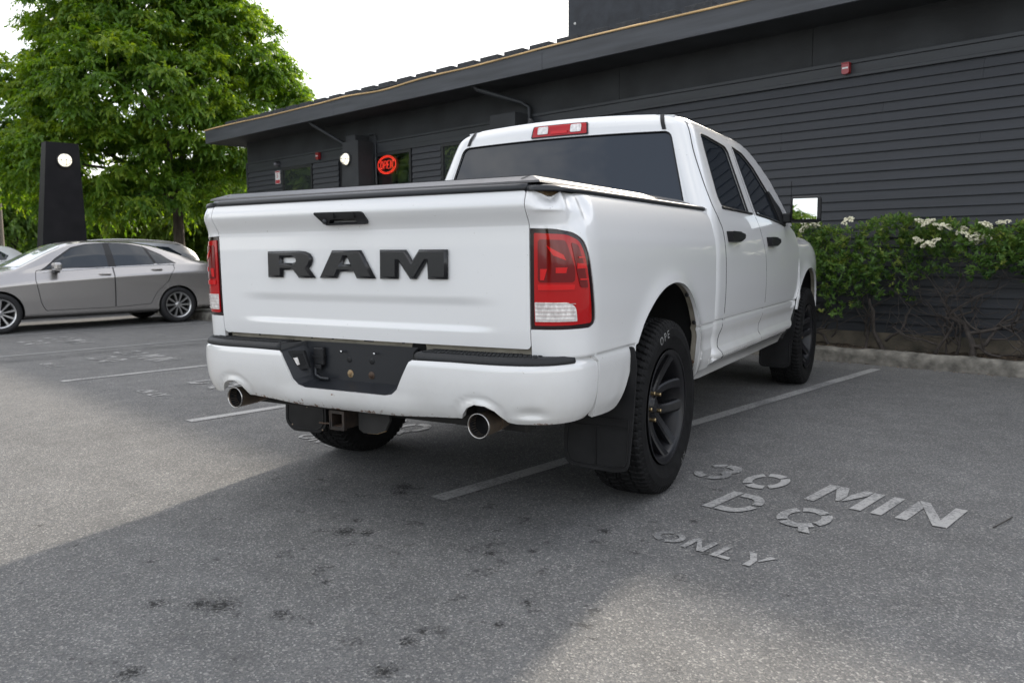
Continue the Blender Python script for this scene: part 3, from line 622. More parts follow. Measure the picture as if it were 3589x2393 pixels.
    # mirror
    mx,my=sx*1.115,2.66
    mr=MB().box(-.108,.108,-.02,.10,-.095,.095,.025).build('door_mirror',BLACKP,TR); mr.location=(sx*1.115,my,1.43); mr.rotation_euler=(math.radians(-1.5),0,sx*math.radians(8.5))
    MB().box(-.090,.078,-.0245,-.021,-.074,.076).build('mirror_glass',MIRRG,mr)
    MB().box(min(-sx*.165,-sx*.085),max(-sx*.165,-sx*.085),.02,.085,-.095,-.025,.01).build('mirror_arm',BLACKP,mr)
# back of the cab with window opening
def back_f(x,z):
    xs_=P_CAB(z)-KR; y=cab_yr(z)-.012*(1-(x/.7)**2); zz=z+.030*max(0,1-(x/.70)**2)*sstep(1.72,1.90,z); return (x,y,zz)
bo=[]
for z in np.linspace(1.34,1.899,24): bo.append((P_CAB(z)-KR+.001,z))
bo=bo+[(-a,b) for a,b in bo[::-1]]
RG=fillet([(.690,1.800),(.812,1.36),(-.812,1.36),(-.690,1.800)],[.04,.02,.02,.04],5)
cb=sheet('cab_back',lambda x,z:back_f(x,z),bo,WHITE,TR,holes=[RG],h=(.04,.03),thick=.012,flip=False)
sheet('rear_window',lambda x,z:tuple(np.array(back_f(x,z))+np.array((0,.010,0))),grow(RG,.012),GLASS,TR,h=(.08,.06),thick=.004)
for a,b in zip(RG,RG[1:]): pass
MB().tube([tuple(np.array(back_f(x,z))+np.array((0,.002,0))) for x,z in resample(RG,.06,.06)]+[tuple(np.array(back_f(*RG[0]))+np.array((0,.002,0)))],.0045,6,False).build('window_seal',BLACKP,TR)
box('cab_lower_back',-.93,.93,.765,.79,.50,1.36,WHITE,TR)
# third brake lamp
bl=sheet('brake_lamp',off(lambda x,z:back_f(x,z),.006),fillet([(-.192,1.808),(.192,1.808),(.182,1.868),(-.182,1.868)],.008),SMOKE,TR,h=(.05,.03),thick=.012)
sheet('lens',off(back_f,.010),fillet([(-.182,1.813),(.182,1.813),(.174,1.863),(-.174,1.863)],.008),REDL,bl,h=(.05,.03),thick=.004)
for a,b in ((-.145,-.075),(.075,.145)): sheet('cargo_lens',off(back_f,.014),fillet([(a,1.823),(b,1.823),(b,1.858),(a,1.858)],.008),CLEAR,bl,h=(.05,.03),thick=.004)
sheet('reflector',off(back_f,.0135),[(-.055,1.820),(.055,1.820),(.055,1.834),(-.055,1.834)],REDB,bl,h=(.05,.03),thick=.003)
for s in (-1,1):
    V=[];F=[]
    for z in np.linspace(1.812,1.899,7):
        a=s*(.655-.03*(z-1.812)/.09*1.0); 
        for dx in (-.012,.012): p=back_f(a+dx,z); V.append((p[0],p[1]-.0045,p[2]))
    F=[(2*i,2*i+1,2*i+3,2*i+2) for i in range(6)]
    MB().add(V,F,True).build('roof_ditch_moulding',BLACKP,TR)
def roof_f(x,y):
    t=(x/.69)
    z=1.9+.030*max(0,1-t*t)-.16*max(0,(y-1.95)/.6)**2*.55
    return (x,y,z)
sheet('roof',roof_f,[(-.69,.938),(.69,.938),(.69,1.95),(.66,2.45),(-.66,2.45),(-.69,1.95)],WHITE,TR,h=(.08,.08),thick=.01,flip=False)
sheet('windscreen',lambda x,y:(x,y+.10*(1-(x/.75)**2),1.80-(y-2.43)*.66),[(-.68,2.43),(.68,2.43),(.84,3.14),(-.84,3.14)],GLASS,TR,h=(.1,.1),thick=.004)
# roof antenna fin
MB().prism(fillet([(0,0),(.13,0),(.085,.018),(.035,.055),(.022,.052)],.006,3),lambda y,z,d:(-.30+d,1.02+y,1.925+z),-.008,.008).build('antenna_fin',BLACKP,TR)
MB().prism(fillet([(.02,0),(.19,0),(.14,.022),(.06,.026)],.008,3),lambda y,z,d:(-.30+d,1.02+y,1.924+z),-.02,.02).build('antenna_base',WHITE,TR)
# front fender, hood, nose
FP=[(.925,.46),(.965,.53),(.985,.62),(.990,.73),(.993,.80),(.995,.95),(.990,1.05),(.972,1.13),(.940,1.19),(.885,1.232),(.80,1.258)]
fcx=pchip([(i/10,p[0]) for i,p in enumerate(FP)]); fcz=pchip([(i/10,p[1]) for i,p in enumerate(FP)])
def fend(y,t):
    x,z=fcx(t),fcz(t); x+=arch_flare(y,z,3.57); k=max(0,(y-3.75)/.8); x-=.17*k**2.2; z-=.10*max(0,(y-3.9)/.6)**2*sstep(.6,1,t); z+= .045*sstep(3.6,2.9,y)*sstep(.6,1.,t)
    return (x,y,z)
def t_of(z): 
    lo,hi=0.,1.
    for _ in range(30):
        m_=(lo+hi)/2
        if fcz(m_)<z: lo=m_
        else: hi=m_
    return (lo+hi)/2
FA=crom([(2.985,.44),(3.02,.52),(3.06,.64),(3.11,.75),(3.20,.85),(3.32,.93),(3.45,.975),(3.57,.985),(3.70,.975),(3.84,.925),(3.95,.84),(4.01,.74),(4.03,.62),(4.03,.52)],4)
fo=[(3.167,.60),(3.167,1.10),(3.12,1.21),(3.04,1.28)]
for mir in (False,True):
    sx=-1 if mir else 1
    o_=[(y,t_of(z)) for y,z in FA]
    lo_=[(3.09,t_of(.66)),(3.155,t_of(.76)),(3.166,t_of(.90)),(3.157,t_of(1.08)),(3.11,t_of(1.20)),(3.05,t_of(1.245)),(3.05,1.0),(4.42,1.0),(4.47,t_of(.9)),(4.45,t_of(.6)),(4.40,t_of(.52)),(4.05,t_of(.52))]
    fr_=[(3.095,t_of(.665))]+lo_[1:]+[(y,t) for y,t in o_[::-1] if t>t_of(.66) or y>3.3]
    sheet('front_fender',fend,fr_,WHITE,TR,h=(.035,.03),thick=.015,flip=False,mirror=mir)
    V=[];F=[];lp=[(y,z) for y,z in FA]
    for y,z in lp:
        x=fend(y,t_of(z))[0]; c=np.array((3.55,.5)); d=np.array((y,z))-c; d/=np.linalg.norm(d); V+=[(sx*(x-.01),y,z),(sx*(x-.05),y+d[0]*.03,z+d[1]*.03),(sx*(x-.42),y+d[0]*.03,z+d[1]*.03)]
    for i in range(len(lp)-1):
        for k in range(2): F.append((i*3+k,i*3+k+1,(i+1)*3+k+1,(i+1)*3+k))
    MB().add(V,F,True).build('wheel_liner',LINER,TR)
    V=[];F=[];lp=[(y,z) for y,z in FA if y>3.5]
    for y,z in lp:
        x=fend(y,t_of(z))[0]; V+=[(sx*(x-.001),y,z),(sx*(x-.045),y+.004,z)]
    for i in range(len(lp)-1): F.append((i*2,i*2+1,i*2+3,i*2+2))
    MB().add(V,F,True).build('arch_flange',BEIGE,TR)
def hood_f(x,y):
    z=1.262+.085*(1-(abs(x)/.8)**2.2)+.045*sstep(3.6,2.9,y)-.12*max(0,(y-3.7)/.8)**2; return (x,y,z)
sheet('hood',hood_f,[(-.795,3.02),(.795,3.02),(.795,4.40),(.55,4.52),(-.55,4.52),(-.795,4.40)],WHITE,TR,h=(.08,.08),thick=.02,flip=False)
MB().tube([(.87,3.30,1.25),(.885,3.28,1.27),(.893,3.26,1.30)],[.018,.014,.008],8).tube([(.893,3.26,1.295),(.905,3.20,1.68)],.003,5).build('radio_antenna',BLACKP,TR)
nose=MB().box(-.78,.78,4.40,4.58,.86,1.20,.05).build('grille',CAPP,TR)
MB().box(-.80,.80,4.40,4.66,.50,.80,.06).build('front_bumper',WHITE,TR)
for s in (-1,1): MB().box(s*.72-.08,s*.72+.08,4.40,4.53,.90,1.12,.03).build('headlamp',CLEAR,TR)

# ---------------- wheels ----------------
def tyre_mesh(R=.415,W=.268,rim=.262,blocks=72,NA=432):
    hw=W/2; tw=hw*.80
    ts=np.concatenate([np.linspace(-tw,tw,45)])
    sec=[(rim,-hw*.72,0),(rim+.012,-hw*.86,0),(rim+(R-rim)*.45,-hw*1.0,0),(rim+(R-rim)*.68,-hw*.985,0),(R-.030,-hw*.93,1),(R-.016,-hw*.885,1)]
    mid=[(R-.010*abs(t/tw)**3,t,2) for t in ts]
    S=sec+mid+[(r,-s,k) for r,s,k in sec[::-1]]
    V=[];F=[];n=len(S); per=NA//blocks
    for a in range(NA):
        q=2*math.pi*a/NA; c,s_=math.cos(q),math.sin(q)
        for r,x,k in S:
            rr=r
            if k:
                u=x/tw; ph=(a/per+ (.35*math.sin(u*4.5)) + (.5 if u>0 else 0))%1.
                g=0
                if k==2:
                    for gc,gw in ((-.56,.045),(-.06,.035),(.10,.03),(.56,.045)):
                        if abs(u-gc-.03*math.sin(2*math.pi*a/per*.5))<gw: g=1
                    if abs(u)>.62 and ph<.30: g=1
                    elif abs(u)<=.62 and ph<.22 and abs(u)>.12: g=1
                    elif abs(u)<=.12 and (ph+.5)%1<.14: g=.6
                else: g=1 if ph<.34 else 0
                rr=r-.0085*g
            V.append((x,rr*c,rr*s_))
    for a in range(NA):
        b=(a+1)%NA
        for i in range(n-1): F.append((a*n+i,b*n+i,b*n+i+1,a*n+i+1))
    me=mesh('tyre',V,F,False); return me
def loft(secs):
    V=[];F=[];n=len(secs[0])
    for s in secs: V+=s
    for i in range(len(secs)-1):
        for k in range(n): F.append((i*n+k,i*n+(k+1)%n,(i+1)*n+(k+1)%n,(i+1)*n+k))
    F+=[tuple(range(n))[::-1],tuple(range((len(secs)-1)*n,len(secs)*n))]
    return V,F
def truck_rim():
    b=MB()
    b.lathe([(.262,-.118),(.268,-.124),(.258,-.112),(.240,-.09),(.215,-.03),(.232,.05),(.240,.095),(.246,.108),(.257,.113),(.266,.118),(.268,.124),(.262,.120)],72,'x')
    b.lathe([(.001,.062),(.030,.062),(.036,.056),(.040,.040),(.085,.036),(.094,.026),(.094,-.02),(.001,-.02)],36,'x')
    for k in range(5):
        for s in (-1,1):
            secs=[]
            for t in np.linspace(0,1,9):
                r=.058+t*(.243-.058); ang=2*math.pi*k/5+s*(.32*(1-t)**1.0+ .185+.04*t); w=.022+.007*t*t; dep=.034-.006*t
                xo=.040+.012*t+.052*t*t; 
                c,sn=math.cos(ang),math.sin(ang); rad=np.array((0,c,sn)); tan=np.array((0,-sn,c))
                base=rad*r
                secs.append([tuple(base+tan*(-w)+np.array((xo-dep,0,0))),tuple(base+tan*(-w)+np.array((xo-.007,0,0))),tuple(base+tan*(-w*.66)+np.array((xo,0,0))),tuple(base+tan*(w*.66)+np.array((xo,0,0))),tuple(base+tan*w+np.array((xo-.007,0,0))),tuple(base+tan*w+np.array((xo-dep,0,0)))])
            b.add(*loft(secs))
    return b
TYRE=tyre_mesh()
def truck_wheel(x,y,out,rot=0.):
    w=truck_rim_o.copy() if truck_rim_o.parent else truck_rim_o
    return w
rim0=truck_rim().build('wheel',RIMM,TR); rim_me=rim0.data; bpy.data.objects.remove(rim0)
lug_me=MB().lathe([(.001,.032),(.0085,.032),(.0095,.028),(.0095,.0)],8,'x').build('lug_nut',BRASS).data
bpy.data.objects.remove([o for o in bpy.data.objects if o.data==lug_me][0])
disc=MB().lathe([(.09,-.01),(.17,-.01),(.17,-.03),(.09,-.03)],32,'x').build('brake_disc',mat('brake_iron',(.12,.11,.10),.45,.9,var=.3,vscale=20)); disc_me=disc.data; bpy.data.objects.remove(disc)
LETM=mat('tyre_lettering',(.22,.22,.215),.7,var=.5,vscale=25)
for x,y,rot,front in ((.874,0,.10,0),(-.874,0,.5,0),(.880,3.569,.30,1),(-.880,3.569,.9,1)):
    w=link('wheel',rim_me,None,TR); w.location=(x,y,.408 if not front else .408); w.rotation_euler=(0,0,0) if x>0 else (0,0,math.pi)
    w.rotation_euler=(rot if x>0 else -rot,0,0 if x>0 else math.pi)
    link('tyre',TYRE,RUBBER,w); link('brake_disc',disc_me,None,w)
    for k in range(5):
        l=link('lug_nut',lug_me,None,w); a=2*math.pi*(k+.5)/5; l.location=(.036,.068*math.cos(a),.068*math.sin(a))
    if x>0 and not front:
        for ch,a in (('O',112),('P',104),('E',97)):
            me=font_mesh(ch,.052,.0008)
            aa=math.radians(a)-rot; R0=.345
            for v in me.vertices:
                dx,dz,dd=v.co; r=R0+dz; ang=aa-dx/R0; v.co=(.1322-max(0,(r-.345))*.10+dd+.0012,r*math.cos(ang),r*math.sin(ang))
            link('sidewall_letter',me,LETM,w)
        for ch,a in (('N',-52),('T',-58)):
            me=font_mesh(ch,.040,.0006); aa=math.radians(a)-rot
            for v in me.vertices:
                dx,dz,dd=v.co; r=.345+dz; ang=aa-dx/.345; v.co=(.1322-max(0,(r-.345))*.10+dd+.0012,r*math.cos(ang),r*math.sin(ang))
            link('sidewall_letter',me,LETM,w)
# mudflaps
def mudflap(name,poly,y,th=.012,inset=.018,mirror=False):
    s=-1 if mirror else 1
    m_=MB().prism(fillet(poly,.03,5),lambda x,z,d:(s*x,d,z),y,y+th).build(name,FLAPM,TR)
    pts=fillet([(a,b) for a,b in poly],.03,4); c=np.mean(np.array(poly),0)
    inn=[tuple(np.array(p)+(c-np.array(p))/np.linalg.norm(c-np.array(p))*inset) for p in pts if p[1]<.47]
    MB().tube([(s*a,y-.001,b) for a,b in inn],.0035,5).build('flap_rib',FLAPM,m_)
    return m_
RF=[(.700,.53),(.694,.37),(.690,.262),(.712,.214),(.80,.208),(.93,.203),(.982,.214),(.993,.24),(1.008,.40),(1.016,.52),(1.024,.665),(1.010,.745),(.97,.735),(.955,.60),(.90,.53)]
mf=mudflap('mudflap',RF,-.485)
MB().box(.74,.985,-.491,-.484,.43,.436).box(.74,.985,-.491,-.484,.395,.40).build('flap_strap',FLAPM,mf)
for k in range(34):
    pass
MB().tube([(.845,-.488,.222),(.843,-.489,.40)],.002,4).build('flap_seam',FLAPM,mf)
mf2=mudflap('mudflap',[(.690,.56),(.690,.36),(.690,.235),(.735,.197),(.93,.192),(.98,.235),(.976,.36),(.976,.56)],-.485,mirror=True)
for a,b in ((-.95,.335),(-.82,.33),(-.93,.225),(-.715,.215)): MB().lathe([(.001,-.002),(.004,-.002),(.005,0)],8,'y',(a,-.486,b)).build('flap_rivet',STEEL,mf2)
for mir in (False,True):
    mudflap('mudflap',[(.72,.55),(.715,.34),(.715,.215),(.74,.195),(.93,.195),(.96,.22),(.97,.40),(.985,.50),(1.0,.62),(.95,.62)],3.06,mirror=mir)

# ---------------- ground ----------------
SPOTS=[(.30,-1.11,.13),(.38,-1.06,.09),(.91,-.88,.06),(.59,-1.79,.14),(.53,-1.83,.10),(1.23,-1.53,.07),(-.02,-.55,.16),(.04,-.62,.10),(1.21,-1.46,.05),(1.35,-1.27,.05),(1.08,-.39,.07),(1.31,-1.10,.05),(1.31,-1.68,.09),(.79,-1.69,.08),(1.01,-.75,.05),(.81,-2.16,.09),(.42,-1.93,.08),(1.28,-.04,.05),(.22,-1.0,.06),(.68,-1.45,.05)]
def asphalt():
    m=bpy.data.materials.new('asphalt'); m.use_nodes=True; n=m.node_tree; b=n.nodes['Principled BSDF']; N=n.nodes.new; L=n.links.new
    t=N('ShaderNodeTexCoord')
    def noise(s,d=4,r=.55):
        x=N('ShaderNodeTexNoise'); x.inputs['Scale'].default_value=s; x.inputs['Detail'].default_value=d; x.inputs['Roughness'].default_value=r; L(t.outputs['Object'],x.inputs['Vector']); return x.outputs['Fac']
    def rng(s,a,b_,c=0.,d=1.):
        x=N('ShaderNodeMapRange'); x.inputs[1].default_value=a; x.inputs[2].default_value=b_; x.inputs[3].default_value=c; x.inputs[4].default_value=d; L(s,x.inputs[0]); return x.outputs[0]
    def math_(op,a,b_):
        x=N('ShaderNodeMath'); x.operation=op
        for i,v in enumerate((a,b_)):
            if isinstance(v,(int,float)): x.inputs[i].default_value=v
            else: L(v,x.inputs[i])
        return x.outputs[0]
    # distorted coordinates so the stones are not a clean cell pattern
    v=N('ShaderNodeTexVoronoi'); v.inputs['Scale'].default_value=172; v.inputs['Randomness'].default_value=1.
    L(t.outputs['Object'],v.inputs['Vector'])
    sep=N('ShaderNodeSeparateColor'); L(v.outputs['Color'],sep.inputs[0])
    cr=N('ShaderNodeValToRGB'); e=cr.color_ramp.elements; e[0].position=0.; e[0].color=(.095,.096,.098,1); e[1].position=1.; e[1].color=(.30,.295,.28,1)
    q=cr.color_ramp.elements.new(.55); q.color=(.132,.132,.132,1); q=cr.color_ramp.elements.new(.84); q.color=(.168,.164,.157,1)
    L(sep.outputs[0],cr.inputs[0])
    v2=N('ShaderNodeTexVoronoi'); v2.inputs['Scale'].default_value=420; L(t.outputs['Object'],v2.inputs['Vector']); s2=N('ShaderNodeSeparateColor'); L(v2.outputs['Color'],s2.inputs[0])
    fine=rng(s2.outputs[1],0,1,.78,1.22)
    big=rng(noise(.55,2),.3,.7,.90,1.10); mid=rng(noise(5,3,.6),.3,.7,.88,1.12)
    k=math_('MULTIPLY',math_('MULTIPLY',fine,big),mid)
    # oil spots behind the truck and here and there
    pos=N('ShaderNodeVectorMath'); pos.operation='DISTANCE'; pos.inputs[1].default_value=(.75,-1.05,0); L(t.outputs['Object'],pos.inputs[0])
    near=rng(pos.outputs['Value'],.4,2.3,.0,.10)
    sp=math_('ADD',noise(7.5,3,.62),math_('MULTIPLY',near,-1)); spots=rng(sp,.595,.64); sp2=rng(noise(46,2,.6),.44,.54); stain=math_('MULTIPLY',math_('MULTIPLY',spots,sp2),.5)
    acc=None
    for cx,cy,rr in SPOTS:
        dn=N('ShaderNodeVectorMath'); dn.operation='DISTANCE'; dn.inputs[1].default_value=(cx,cy,0); L(t.outputs['Object'],dn.inputs[0]); q_=rng(dn.outputs['Value'],rr,rr*.1); acc=q_ if acc is None else math_('MAXIMUM',acc,q_)
    own=rng(math_('ADD',math_('MULTIPLY',acc,.42),math_('MULTIPLY',noise(70,4,.72),1.1)),.80,1.0); own=math_('MULTIPLY',math_('MULTIPLY',own,rng(acc,0,.2)),.86); stain=math_('MAXIMUM',stain,own)
    k=math_('MULTIPLY',k,math_('SUBTRACT',1.,stain))
    # worn tar seam far left
    sx=N('ShaderNodeSeparateXYZ'); L(t.outputs['Object'],sx.inputs[0])
    wob=math_('ADD',sx.outputs['X'],math_('MULTIPLY',noise(.9,3),.9)); seam=math_('SUBTRACT',1.,rng(math_('ABSOLUTE',math_('ADD',wob,6.55),0.),.05,.22)); seam=math_('MULTIPLY',math_('MULTIPLY',seam,.34),rng(noise(3,4),.35,.6))
    k=math_('MULTIPLY',k,math_('SUBTRACT',1.,seam))
    mul=N('ShaderNodeMixRGB'); mul.blend_type='MULTIPLY'; mul.inputs[0].default_value=1.; L(cr.outputs[0],mul.inputs[1]); L(k,mul.inputs[2]); L(mul.outputs[0],b.inputs['Base Color'])
    b.inputs['Roughness'].default_value=.86; b.inputs['Specular IOR Level'].default_value=.35
    bp=N('ShaderNodeBump'); bp.inputs['Strength'].default_value=.55; bp.inputs['Distance'].default_value=.004; L(math_('ADD',v.outputs['Distance'],math_('MULTIPLY',noise(260,1),.6)),bp.inputs['Height']); L(bp.outputs[0],b.inputs['Normal'])
    return m
ASPH=asphalt()
V=[];F=[];g=[-260,-120,-60,-30,-16,-8,-4,-1,2,5,10,20,40,100,260]
for y in g:
    for x in g: V.append((x,y,0))
n=len(g)
for j in range(n-1):
    for i in range(n-1): F.append((j*n+i,j*n+i+1,(j+1)*n+i+1,(j+1)*n+i))
GROUND=tag(obj('parking_lot',V,F,ASPH),'worn grey asphalt of the parking lot','parking lot',kind='structure')
def paint():
    m=bpy.data.materials.new('worn_road_paint'); m.use_nodes=True; n=m.node_tree; b=n.nodes['Principled BSDF']; N=n.nodes.new; L=n.links.new
    t=N('ShaderNodeTexCoord')
    a=N('ShaderNodeTexNoise'); a.inputs['Scale'].default_value=75; a.inputs['Detail'].default_value=5; a.inputs['Roughness'].default_value=.7; L(t.outputs['Object'],a.inputs['Vector'])
    c=N('ShaderNodeTexNoise'); c.inputs['Scale'].default_value=2.2; c.inputs['Detail'].default_value=4; L(t.outputs['Object'],c.inputs['Vector'])
    s=N('ShaderNodeMath'); s.operation='MULTIPLY_ADD'; s.inputs[1].default_value=.75; L(c.outputs['Fac'],s.inputs[0]); L(a.outputs['Fac'],s.inputs[2])
    r=N('ShaderNodeMapRange'); r.inputs[1].default_value=.82; r.inputs[2].default_value=1.02; L(s.outputs[0],r.inputs[0])
    # mostly bare asphalt colour where the paint has gone
    mx=N('ShaderNodeMixRGB'); mx.inputs[1].default_value=(.385,.38,.37,1); mx.inputs[2].default_value=(.17,.17,.17,1); L(r.outputs[0],mx.inputs[0]); L(mx.outputs[0],b.inputs['Base Color'])
    b.inputs['Roughness'].default_value=.8
    bp=N('ShaderNodeBump'); bp.inputs['Strength'].default_value=.5; bp.inputs['Distance'].default_value=.004; q=N('ShaderNodeTexNoise'); q.inputs['Scale'].default_value=220; L(t.outputs['Object'],q.inputs['Vector']); L(q.outputs['Fac'],bp.inputs['Height']); L(bp.outputs[0],b.inputs['Normal'])
    return m
PAINT=paint(); PAINTF=paint(); PAINTF.name='nearly_gone_paint'
for n_ in PAINTF.node_tree.nodes:
    if n_.type=='MIX_RGB': n_.inputs[1].default_value=(.27,.268,.262,1)
for i,x in enumerate((.25,-2.35,-4.97,-7.52,-10.25)):
    w=.047; pts=[(x-w,-.57),(x-w*.3,-.595),(x+w,-.585)]; N_=24
    left=[(x-w+random.uniform(-.003,.003),-.57+5.5*k/N_) for k in range(N_+1)]; rg_=[(x+w+random.uniform(-.003,.003),-.57+5.5*k/N_) for k in range(N_+1)]
    V=[(a,b,.004) for a,b in left]+[(a,b,.004) for a,b in rg_]; F=[(k,N_+1+k,N_+2+k,k+1) for k in range(N_)]
    obj('painted_line',V,F,PAINT if i<3 else PAINTF,GROUND)
def stroke(pts,w):
    P=[np.array(p,float) for p in pts]; Lf=[];Rt=[]
    for i,p in enumerate(P):
        a=P[max(i-1,0)]; b=P[min(i+1,len(P)-1)]; t=b-a; t/=np.hypot(*t); nn=np.array((-t[1],t[0])); Lf.append(p+nn*w/2); Rt.append(p-nn*w/2)
    return [tuple(p) for p in Lf]+[tuple(p) for p in Rt[::-1]]
def arc(cx,cy,rx,ry,a0,a1,n=10): return [(cx+rx*math.cos(math.radians(a0+(a1-a0)*k/n)),cy+ry*math.sin(math.radians(a0+(a1-a0)*k/n))) for k in range(n+1)]
Wd=.20
GL={'3':[stroke(arc(.46,.71,.36,.20,175,110,5),Wd),stroke(arc(.46,.71,.36,.20,98,-72,10),Wd),stroke(arc(.46,.30,.38,.22,72,-80,10),Wd),stroke(arc(.46,.30,.38,.22,-98,-175,5),Wd)],
 '0':[stroke(arc(.5,.5,.40,.40,62,118,6),Wd),stroke(arc(.5,.5,.40,.40,132,228,8),Wd),stroke(arc(.5,.5,.40,.40,242,298,6),Wd),stroke(arc(.5,.5,.40,.40,-48,48,8),Wd)],
 'M':[[(0,0),(.19,0),(.19,1),(0,1)],[(.81,0),(1,0),(1,1),(.81,1)],[(.21,1),(.36,1),(.52,.56),(.52,.24),(.46,.24),(.21,.80)],[(.79,1),(.64,1),(.545,.62),(.545,.26),(.60,.30),(.79,.76)]],
 'I':[[(0,0),(1,0),(1,1),(0,1)]],
 'N':[[(0,0),(.24,0),(.24,.74),(0,1)],[(.76,.26),(1,0),(1,1),(.76,1)],[(.02,1.02),(.25,1.0),(.97,.02),(.74,.0)]],
 'D':[[(0,0),(.24,0),(.24,1),(0,1)],stroke([(.29,.90),(.52,.90)]+arc(.55,.5,.35,.40,88,8,7),Wd),stroke(arc(.55,.5,.35,.40,-8,-88,7)+[(.52,.10),(.29,.10)],Wd)],
 'Q':[stroke(arc(.5,.52,.40,.40,55,125,6),Wd),stroke(arc(.5,.52,.40,.40,137,225,8),Wd),stroke(arc(.5,.52,.40,.40,237,322,7),Wd),stroke(arc(.5,.52,.40,.40,-28,42,6),Wd),[(.55,.22),(.72,.24),(.98,-.10),(.76,-.12)]],
 'O':[stroke(arc(.5,.5,.40,.40,100,260,12),Wd),stroke(arc(.5,.5,.40,.40,-80,80,12),Wd)],
 'L':[[(0,0),(.34,0),(.34,1),(0,1)],[(.38,0),(1,0),(.94,.2),(.38,.2)]],
 'Y':[[(.0,1),(.26,1),(.56,.52),(.60,.02),(.36,.0),(.36,.46)],[(.74,1),(1,1.02),(.66,.46),(.60,.50)]]}
TXT=[('3',.885,1.075,.56,.86),('0',1.135,1.335,.56,.86),('M',1.49,1.745,.555,.86),('I',1.785,1.832,.555,.86),('N',1.885,2.085,.56,.87),('D',1.20,1.40,.16,.455),('Q',1.50,1.71,.16,.45),('O',1.25,1.378,-.335,-.215),('N',1.398,1.495,-.335,-.21),('L',1.528,1.605,-.338,-.212),('Y',1.622,1.735,-.342,-.208)]
for k in range(5):
    for c,x0,x1,y0,y1 in TXT:
        dx=-2.6*k+random.uniform(-.04,.04)*(k>0)
        b=MB()
        for kk,poly in enumerate(GL[c]):
            P=[(x0+dx+(x1-x0)*u,y0+(y1-y0)*v,.0042+.0004*kk) for u,v in poly]; b.add(P,[tuple(range(len(P)))])
        if c in 'MNLY': pass
        # single-sided flat paint, concave pieces triangulated
        me=bpy.data.meshes.new('painted_letter'); me.from_pydata(b.v,[],b.f); bm_=bmesh.new(); bm_.from_mesh(me); bmesh.ops.triangulate(bm_,faces=bm_.faces[:]); bmesh.ops.recalc_face_normals(bm_,faces=bm_.faces)
        for f_ in bm_.faces:
            if f_.normal.z<0: f_.normal_flip()
        bm_.to_mesh(me); bm_.free(); link('painted_letter',me,PAINT,GROUND)
# litter on the asphalt
TW=mat('dry_twig',(.03,.026,.022),.8); tag(MB().tube([(2.22,.70,.004),(2.24,.80,.009),(2.245,.90,.004)],.0024,5).build('fallen_twig',TW),'thin dark twig lying on asphalt right of the MIN lettering','twig')
LF=mat('dry_leaf',(.22,.12,.05),.7)
for x,y,s,lb in ((-3.3,-1.6,.035,'small brown dry leaf on sunlit asphalt at far left'),):
    tag(obj('dry_leaf',[(x-s,y,.006),(x,y-s*.5,.016),(x+s,y,.008),(x,y+s*.5,.018)],[(0,1,2),(0,2,3)],LF),lb,'leaf')
# ---------------- kerb, bed, pavement ----------------
CONC=mat('rough_concrete',(.165,.155,.135),.92,var=.55,vscale=9,bump=.9,bscale=38,detail=10)
CONC2=mat('stained_foundation',(.13,.12,.095),.9,var=.45,vscale=6,bump=.4,bscale=50,col2=(.12,.10,.075),detail=9)
SOIL=mat('bark_soil',(.035,.027,.020),.95,var=.7,vscale=30,bump=1.,bscale=60,col2=(.07,.05,.032))
def kerb(name,p0,p1,w=.15,h=.14,label=None):
    p0,p1=np.array(p0),np.array(p1); d=p1-p0; L_=np.hypot(*d); d=d/L_; nn=np.array((-d[1],d[0])); N_=int(L_/.035); pr=[(0,0),(.004,.05),(.008,.10),(.020,.128),(.045,.138),(.09,.140),(.13,.136),(.148,.10),(.15,0)]
    V=[];F=[];m_=len(pr); r=np.random.default_rng(7)
    ph=r.uniform(0,6.28,(6,))
    for i in range(N_+1):
        s=L_*i/N_; c=p0+d*s
        for j,(a,z) in enumerate(pr):
            k=.008*math.sin(s*3.1+ph[0]+j)+.006*math.sin(s*9.7+ph[1]+j*1.7)+r.normal(0,.005)
            chip=.014*max(0,math.sin(s*5.3+ph[2])*math.sin(s*13.1+ph[3])-.35) if 1<j<5 else 0
            q=c+nn*(a+k*.6+chip); V.append((q[0],q[1],max(0,z*h/.14+(k*.6-chip)*(0 if j in (0,m_-1) else 1)) if j not in (0,m_-1) else -.02))
    for i in range(N_):
        for j in range(m_-1): F.append((i*m_+j,i*m_+j+1,(i+1)*m_+j+1,(i+1)*m_+j))
    return tag(MB().add(V,F,True).build(name,CONC),label,'kerb',kind='structure')
kerb('kerb',(-9.4,5.215),(6.,5.215),label='rough concrete kerb edging the shrub bed')
kerb('kerb',(-9.42,5.2),(-9.42,3.46),label=None); kerb('kerb',(-14.5,3.44),(-9.4,3.44))
# soil with an uneven surface
V=[];F=[];nx,ny=150,14
for j in range(ny+1):
    for i in range(nx+1):
        x=-1.2+i*7.2/nx; y=5.35+j*.57/ny; V.append((x,y,.10+RNG.normal(0,.008)+.018*math.sin(x*3.7+y*5)))
for j in range(ny):
    for i in range(nx): a=j*(nx+1)+i; F.append((a,a+1,a+nx+2,a+nx+1))
tag(obj('soil_bed',V,F,SOIL,smooth=True),kind='structure')
PAV=mat('pavement_concrete',(.28,.27,.25),.9,var=.2,vscale=4,bump=.2,bscale=80)
tag(box('pavement',-9.4,-1.2,5.36,5.95,-.02,.128,PAV),kind='structure'); tag(box('pavement',-14.4,-9.45,3.58,5.95,-.02,.130,PAV),kind='structure')
